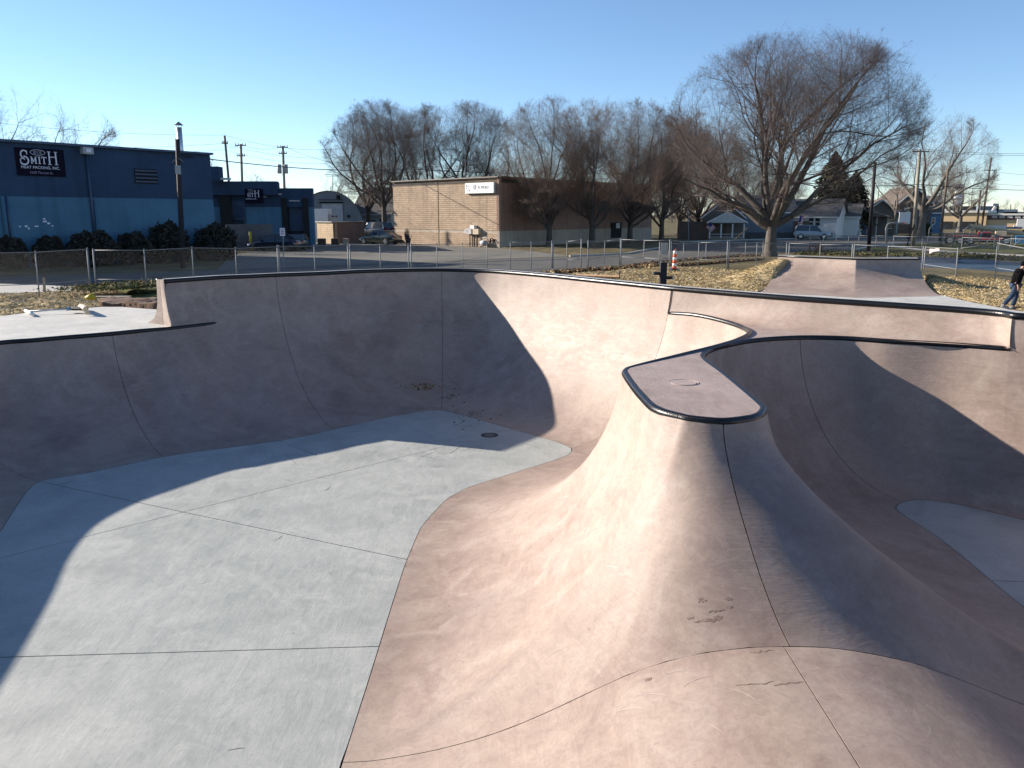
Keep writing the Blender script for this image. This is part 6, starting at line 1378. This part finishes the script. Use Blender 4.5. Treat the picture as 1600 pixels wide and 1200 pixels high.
for a, b in (((1265, 385), (1265, 396)), ((1265, 384), (1274, 385)), ((1274, 387), (1279, 382)), ((1279, 382), (1279, 396)), ((1274, 387), (1279, 391)), ((1284, 384), (1284, 394))): MB().tube([WP(*a, 72), WP(*b, 72)], .07, 6).build('stand_bar', mat('rust', (.22, .09, .06), .9) if 'rust' not in bpy.data.materials else bpy.data.materials['rust'], sx_)

# ================================================================== THE WALKING MAN
def skin_mesh(name, verts, edges, radii, m, parent, sub=2, root=0):
    me = bpy.data.meshes.new(name); me.from_pydata([Vector(v) for v in verts], edges, []); o = bpy.data.objects.new(name, me); col.objects.link(o)
    sk = o.modifiers.new('s', 'SKIN'); sk.use_smooth_shade = True; sb_ = o.modifiers.new('d', 'SUBSURF'); sb_.levels = sub; sb_.render_levels = sub
    lay = me.skin_vertices[0].data
    for i, r_ in enumerate(radii): lay[i].radius = (r_, r_) if not isinstance(r_, tuple) else r_; lay[i].use_root = (i == root)
    bpy.context.view_layer.update(); m2 = bpy.data.meshes.new_from_object(o.evaluated_get(bpy.context.evaluated_depsgraph_get())); bpy.data.objects.remove(o)
    m2.materials.clear(); m2.materials.append(m); o = bpy.data.objects.new(name, m2); col.objects.link(o); o.parent = parent; return o
pb = G(1582, 483.5, .03)
man = thing('person', 'person in a black beanie, black fleece and jeans walking with head bowed', 'person', pb, R(-12))
# x is the way he walks; left side is +y
Vb = dict(pel=(0, 0, .86), wai=(.01, 0, .98), che=(.05, 0, 1.18), upc=(.09, 0, 1.30), nec=(.135, 0, 1.385), nk2=(.165, 0, 1.44), head=(.20, 0, 1.51), crown=(.215, 0, 1.585),
          shl=(.08, .17, 1.31), ell=(.02, .235, 1.05), wrl=(.12, .25, .835), shr=(.08, -.17, 1.31), elr=(-.05, -.24, 1.06), wrr=(-.02, -.255, .83),
          hil=(.0, .09, .84), knl=(.10, .095, .46), anl=(.02, .09, .09), tol=(.19, .10, .035), hir=(0, -.09, .84), knr=(-.10, -.095, .47), anr=(-.34, -.09, .13), tor=(-.22, -.10, .03))
names = list(Vb); ix = {n_: i for i, n_ in enumerate(names)}
E_ = [('pel', 'wai'), ('wai', 'che'), ('che', 'upc'), ('upc', 'nec'), ('nec', 'nk2'), ('nk2', 'head'), ('head', 'crown'), ('upc', 'shl'), ('shl', 'ell'), ('ell', 'wrl'), ('upc', 'shr'), ('shr', 'elr'), ('elr', 'wrr'), ('pel', 'hil'), ('hil', 'knl'), ('knl', 'anl'), ('anl', 'tol'), ('pel', 'hir'), ('hir', 'knr'), ('knr', 'anr'), ('anr', 'tor')]
rad = dict(pel=.12, wai=.115, che=.13, upc=.115, nec=.055, nk2=.055, head=.085, crown=.07, shl=.06, ell=.042, wrl=.028, shr=.06, elr=.042, wrr=.028, hil=.085, knl=.058, anl=.038, tol=.03, hir=.085, knr=.058, anr=.038, tor=.03)
vb = [Vb[n_] for n_ in names]; rb = [rad[n_] for n_ in names]; eb = [(ix[a], ix[b]) for a, b in E_]
for sd, wr in ((1, 'wrl'), (-1, 'wrr')):            # palms and five fingers on each hand
    w = Vector(Vb[wr]); pi = len(vb); vb.append(tuple(w + Vector((.02, 0, -.075)))); rb.append((.030, .018)); eb.append((ix[wr], pi))
    for k, (dx, ln) in enumerate(((-.022, .06), (-.008, .07), (.008, .073), (.024, .066))):
        a = w + Vector((.02 + dx, 0, -.11)); b_ = a + Vector((.006, -sd * .012, -ln * .5)); c_ = b_ + Vector((.0, -sd * .022, -ln * .4)); n0 = len(vb)
        vb += [tuple(a), tuple(b_), tuple(c_)]; rb += [.009, .0085, .0075]; eb += [(pi, n0), (n0, n0 + 1), (n0 + 1, n0 + 2)]
    a = w + Vector((.052, -sd * .012, -.07)); b_ = a + Vector((.012, -sd * .012, -.035)); n0 = len(vb); vb += [tuple(a), tuple(b_)]; rb += [.0105, .009]; eb += [(pi, n0), (n0, n0 + 1)]
body = skin_mesh('body', vb, eb, rb, M['skin'], man, 2)
hd = Vector(Vb['head'])
MB().tube([hd + Vector((.075, 0, .01)), hd + Vector((.108, 0, -.03)), hd + Vector((.085, 0, -.035))], [.008, .015, .008], 6).build('nose', M['skin'], man, True)
for s_ in (-1, 1):
    MB().tube([hd + Vector((.078, s_ * .032, .022)), hd + Vector((.088, s_ * .032, .018))], [.012, .006], 8).build('eye', M['dark'], man); MB().tube([hd + Vector((-.005, s_ * .082, -.02)), hd + Vector((.0, s_ * .092, .02))], [.012, .02], 6).build('ear', M['skin'], man, True)
MB().box((hd + Vector((.082, 0, -.06)))[:], (.012, .045, .008)).build('mouth', M['darkred'], man)
MB().tube([hd + Vector((-.07, 0, -.045)), hd + Vector((-.055, 0, .02))], [.045, .075], 10).build('hair', M['knit'], man, True)
# beanie
bn = MB(); rings = 7
for i in range(rings + 1):
    t_ = i / rings * math.pi / 2; z = .105 * math.sin(t_); rr_ = .100 * math.cos(t_) + .006
    for k in range(16): a = k * math.pi / 8; bn.v.append(tuple(hd + Vector((-.005 + rr_ * 1.08 * math.cos(a) - z * .10, rr_ * .9 * math.sin(a), .028 + z + .12 * rr_ * math.cos(a) * 0))))
for i in range(rings):
    for k in range(16): bn.f.append((i * 16 + k, i * 16 + (k + 1) % 16, (i + 1) * 16 + (k + 1) % 16, (i + 1) * 16 + k))
bn.build('beanie', M['knit'], man, True); MB().tube([hd + Vector((-.005, 0, .022)), hd + Vector((-.005, 0, .055))], [.108, .108], 18).build('beanie_cuff', M['knit'], man, True)
jk = [(.0, 0, .84), (.0, 0, .96), (.04, 0, 1.16), (.085, 0, 1.29), (.13, 0, 1.365), (.075, .185, 1.295), (.02, .245, 1.05), (.11, .255, .86), (.075, -.185, 1.295), (-.055, -.25, 1.06), (-.025, -.262, .855)]
skin_mesh('jacket', jk, [(0, 1), (1, 2), (2, 3), (3, 4), (3, 5), (5, 6), (6, 7), (3, 8), (8, 9), (9, 10)], [(.165, .15), (.165, .15), (.175, .155), (.15, .14), .08, .088, .068, .052, .088, .068, .052], M['knit'], man, 2)
jn = [(0, 0, .90), (0, .085, .82), (.10, .095, .47), (.015, .092, .10), (0, -.085, .82), (-.10, -.095, .48), (-.335, -.092, .15)]
skin_mesh('jeans', jn, [(0, 1), (1, 2), (2, 3), (0, 4), (4, 5), (5, 6)], [.15, .115, .09, .078, .115, .09, .076], M['denim'], man, 2)
for x, y, z, t in ((.06, .095, .045, 0), (-.29, -.095, .075, .35)):
    sh = MB().tube([(x - .11, y, z + .0 + t * .10), (x - .03, y, z + .02 + t * .04), (x + .09, y, z - t * .04), (x + .16, y, z - .01 - t * .10)], [.045, .055, .048, .028], 10).build('shoe', M['shoe'], man, True)


# ================================================================== MARKS AND LITTER IN THE BOWL
from mathutils.bvhtree import BVHTree
_v, _f = [], []
for o in list(bowl.children):
    if o.name.split('.')[0] in ('wall_panel', 'hip_panel', 'floor_slab'):
        n0 = len(_v); _v += [v.co.copy() for v in o.data.vertices]; _f += [tuple(i + n0 for i in p.vertices) for p in o.data.polygons]
bvh = BVHTree.FromPolygons(_v, _f)
def onbowl(px, py):
    a, b = ray(px, py); return bvh.ray_cast(Vector((0, 0, ZC)), Vector((a, 1, -b)).normalized())
def debris(name, label, px, n, sx, sy, size, mm, seed):
    r = np.random.default_rng(seed); C, U, V = [], [], []
    for _ in range(n):
        h, nn, _i, _d = onbowl(px[0] + r.normal(0, sx), px[1] + r.normal(0, sy))
        if h is None: continue
        if nn.z < 0: nn = -nn
        t = nn.cross(Vector((r.normal(), r.normal(), r.normal()))).normalized(); w = nn.cross(t); l = size * r.uniform(.4, 1.6)
        C.append(h + nn * .012); U.append(t * l + nn * l * r.uniform(-.3, .3)); V.append(w * l * r.uniform(.4, .9))
    o = quads_mesh(name, C, U, V, mm); o['kind'] = 'stuff'; tag(o, label)
debris('leaf_litter', 'small drift of leaves low on the shaded corner wall', (662, 604), 80, 16, 3.5, .022, [M['leaf2'], M['leaf1'], M['straw']], 1)
debris('leaf_litter', 'scattered leaves along the floor corner', (735, 652), 60, 18, 7, .018, [M['leaf1'], M['dark']], 2)
debris('leaf_litter', 'a few stray bits on the wall foot', (705, 620), 26, 8, 6, .02, [M['leaf2'], M['leaf1']], 3)
debris('grit', 'fine grit scattered over the floor', (430, 800), 170, 190, 110, .006, [M['dark'], M['leaf1']], 4)
scuffm = mat('rubber_scuff', (.10, .095, .09), .9, .2, 40); dirtm = mat('dry_dirt', (.25, .18, .145), 1, .3, 30)
def smear(name, pts, w, mm, lift=.0022):
    """thin mark that hugs the concrete"""
    hs = []
    for x, y in pts:
        h, nn, _i, _d = onbowl(x, y)
        if h is None: return
        if nn.z < 0: nn = -nn
        hs.append((h, nn))
    v = []; n = len(hs)
    for i, (h, nn) in enumerate(hs):
        t = (hs[min(i + 1, n - 1)][0] - hs[max(i - 1, 0)][0]).normalized(); sd = nn.cross(t).normalized(); ww = w * (math.sin(math.pi * (i + .35) / (n - .3)) ** .7) * random.uniform(.55, 1.25)
        v += [h + nn * lift - sd * ww, h + nn * lift + sd * ww]
    return MB().add(v, [(2 * i, 2 * i + 1, 2 * i + 3, 2 * i + 2) for i in range(n - 1)]).build(name, mm, bowl)
rr = random.Random(12)
for k in range(26):                                  # short wheel scuffs on the grey floor
    x, y = rr.choice([(rr.gauss(840, 40), rr.gauss(690, 14)), (rr.gauss(600, 120), rr.gauss(730, 30)), (rr.gauss(300, 160), rr.gauss(850, 90)), (rr.gauss(760, 50), rr.gauss(700, 14))])
    L_ = rr.uniform(8, 30); a = rr.gauss(-.25, .35); c_ = rr.uniform(-.3, .3)
    smear('scuff_mark', [(x + L_ * t * math.cos(a + c_ * t), y + L_ * t * math.sin(a + c_ * t)) for t in np.linspace(0, 1, 6)], rr.uniform(.003, .007), scuffm)
for cx, cy, L_, w in ((1098, 940, 12, .022), (1095, 935, 8, .012), (1138, 937, 12, .02), (1140, 949, 10, .018), (1120, 956, 26, .016), (1078, 966, 12, .016), (1104, 972, 40, .024), (1122, 966, 14, .03), (1180, 1072, 60, .010), (1232, 1070, 46, .014), (1012, 1062, 12, .03), (1190, 1020, 40, .012)):
    smear('dirt_mark', [(cx - L_ / 2 + L_ * t, cy + rr.gauss(0, 1.1) - L_ * .10 * t) for t in np.linspace(0, 1, 9)], w * .7, dirtm)
for k in range(26):                                  # pale trowel scratches and wheel lines on the pink faces
    x, y = rr.choice([(rr.gauss(820, 90), rr.gauss(880, 60)), (rr.gauss(930, 50), rr.gauss(780, 40)), (rr.gauss(900, 70), rr.gauss(560, 40)), (rr.gauss(1000, 120), rr.gauss(1090, 30)), (rr.gauss(520, 120), rr.gauss(560, 50))])
    L_ = rr.uniform(20, 70); a = rr.gauss(-.5, .3)
    smear('trowel_mark', [(x + L_ * t * math.cos(a + .3 * t), y + L_ * t * math.sin(a + .3 * t)) for t in np.linspace(0, 1, 8)], rr.uniform(.003, .007), mat('pale_scratch', (.50, .41, .36), .7) if 'pale_scratch' not in bpy.data.materials else bpy.data.materials['pale_scratch'])
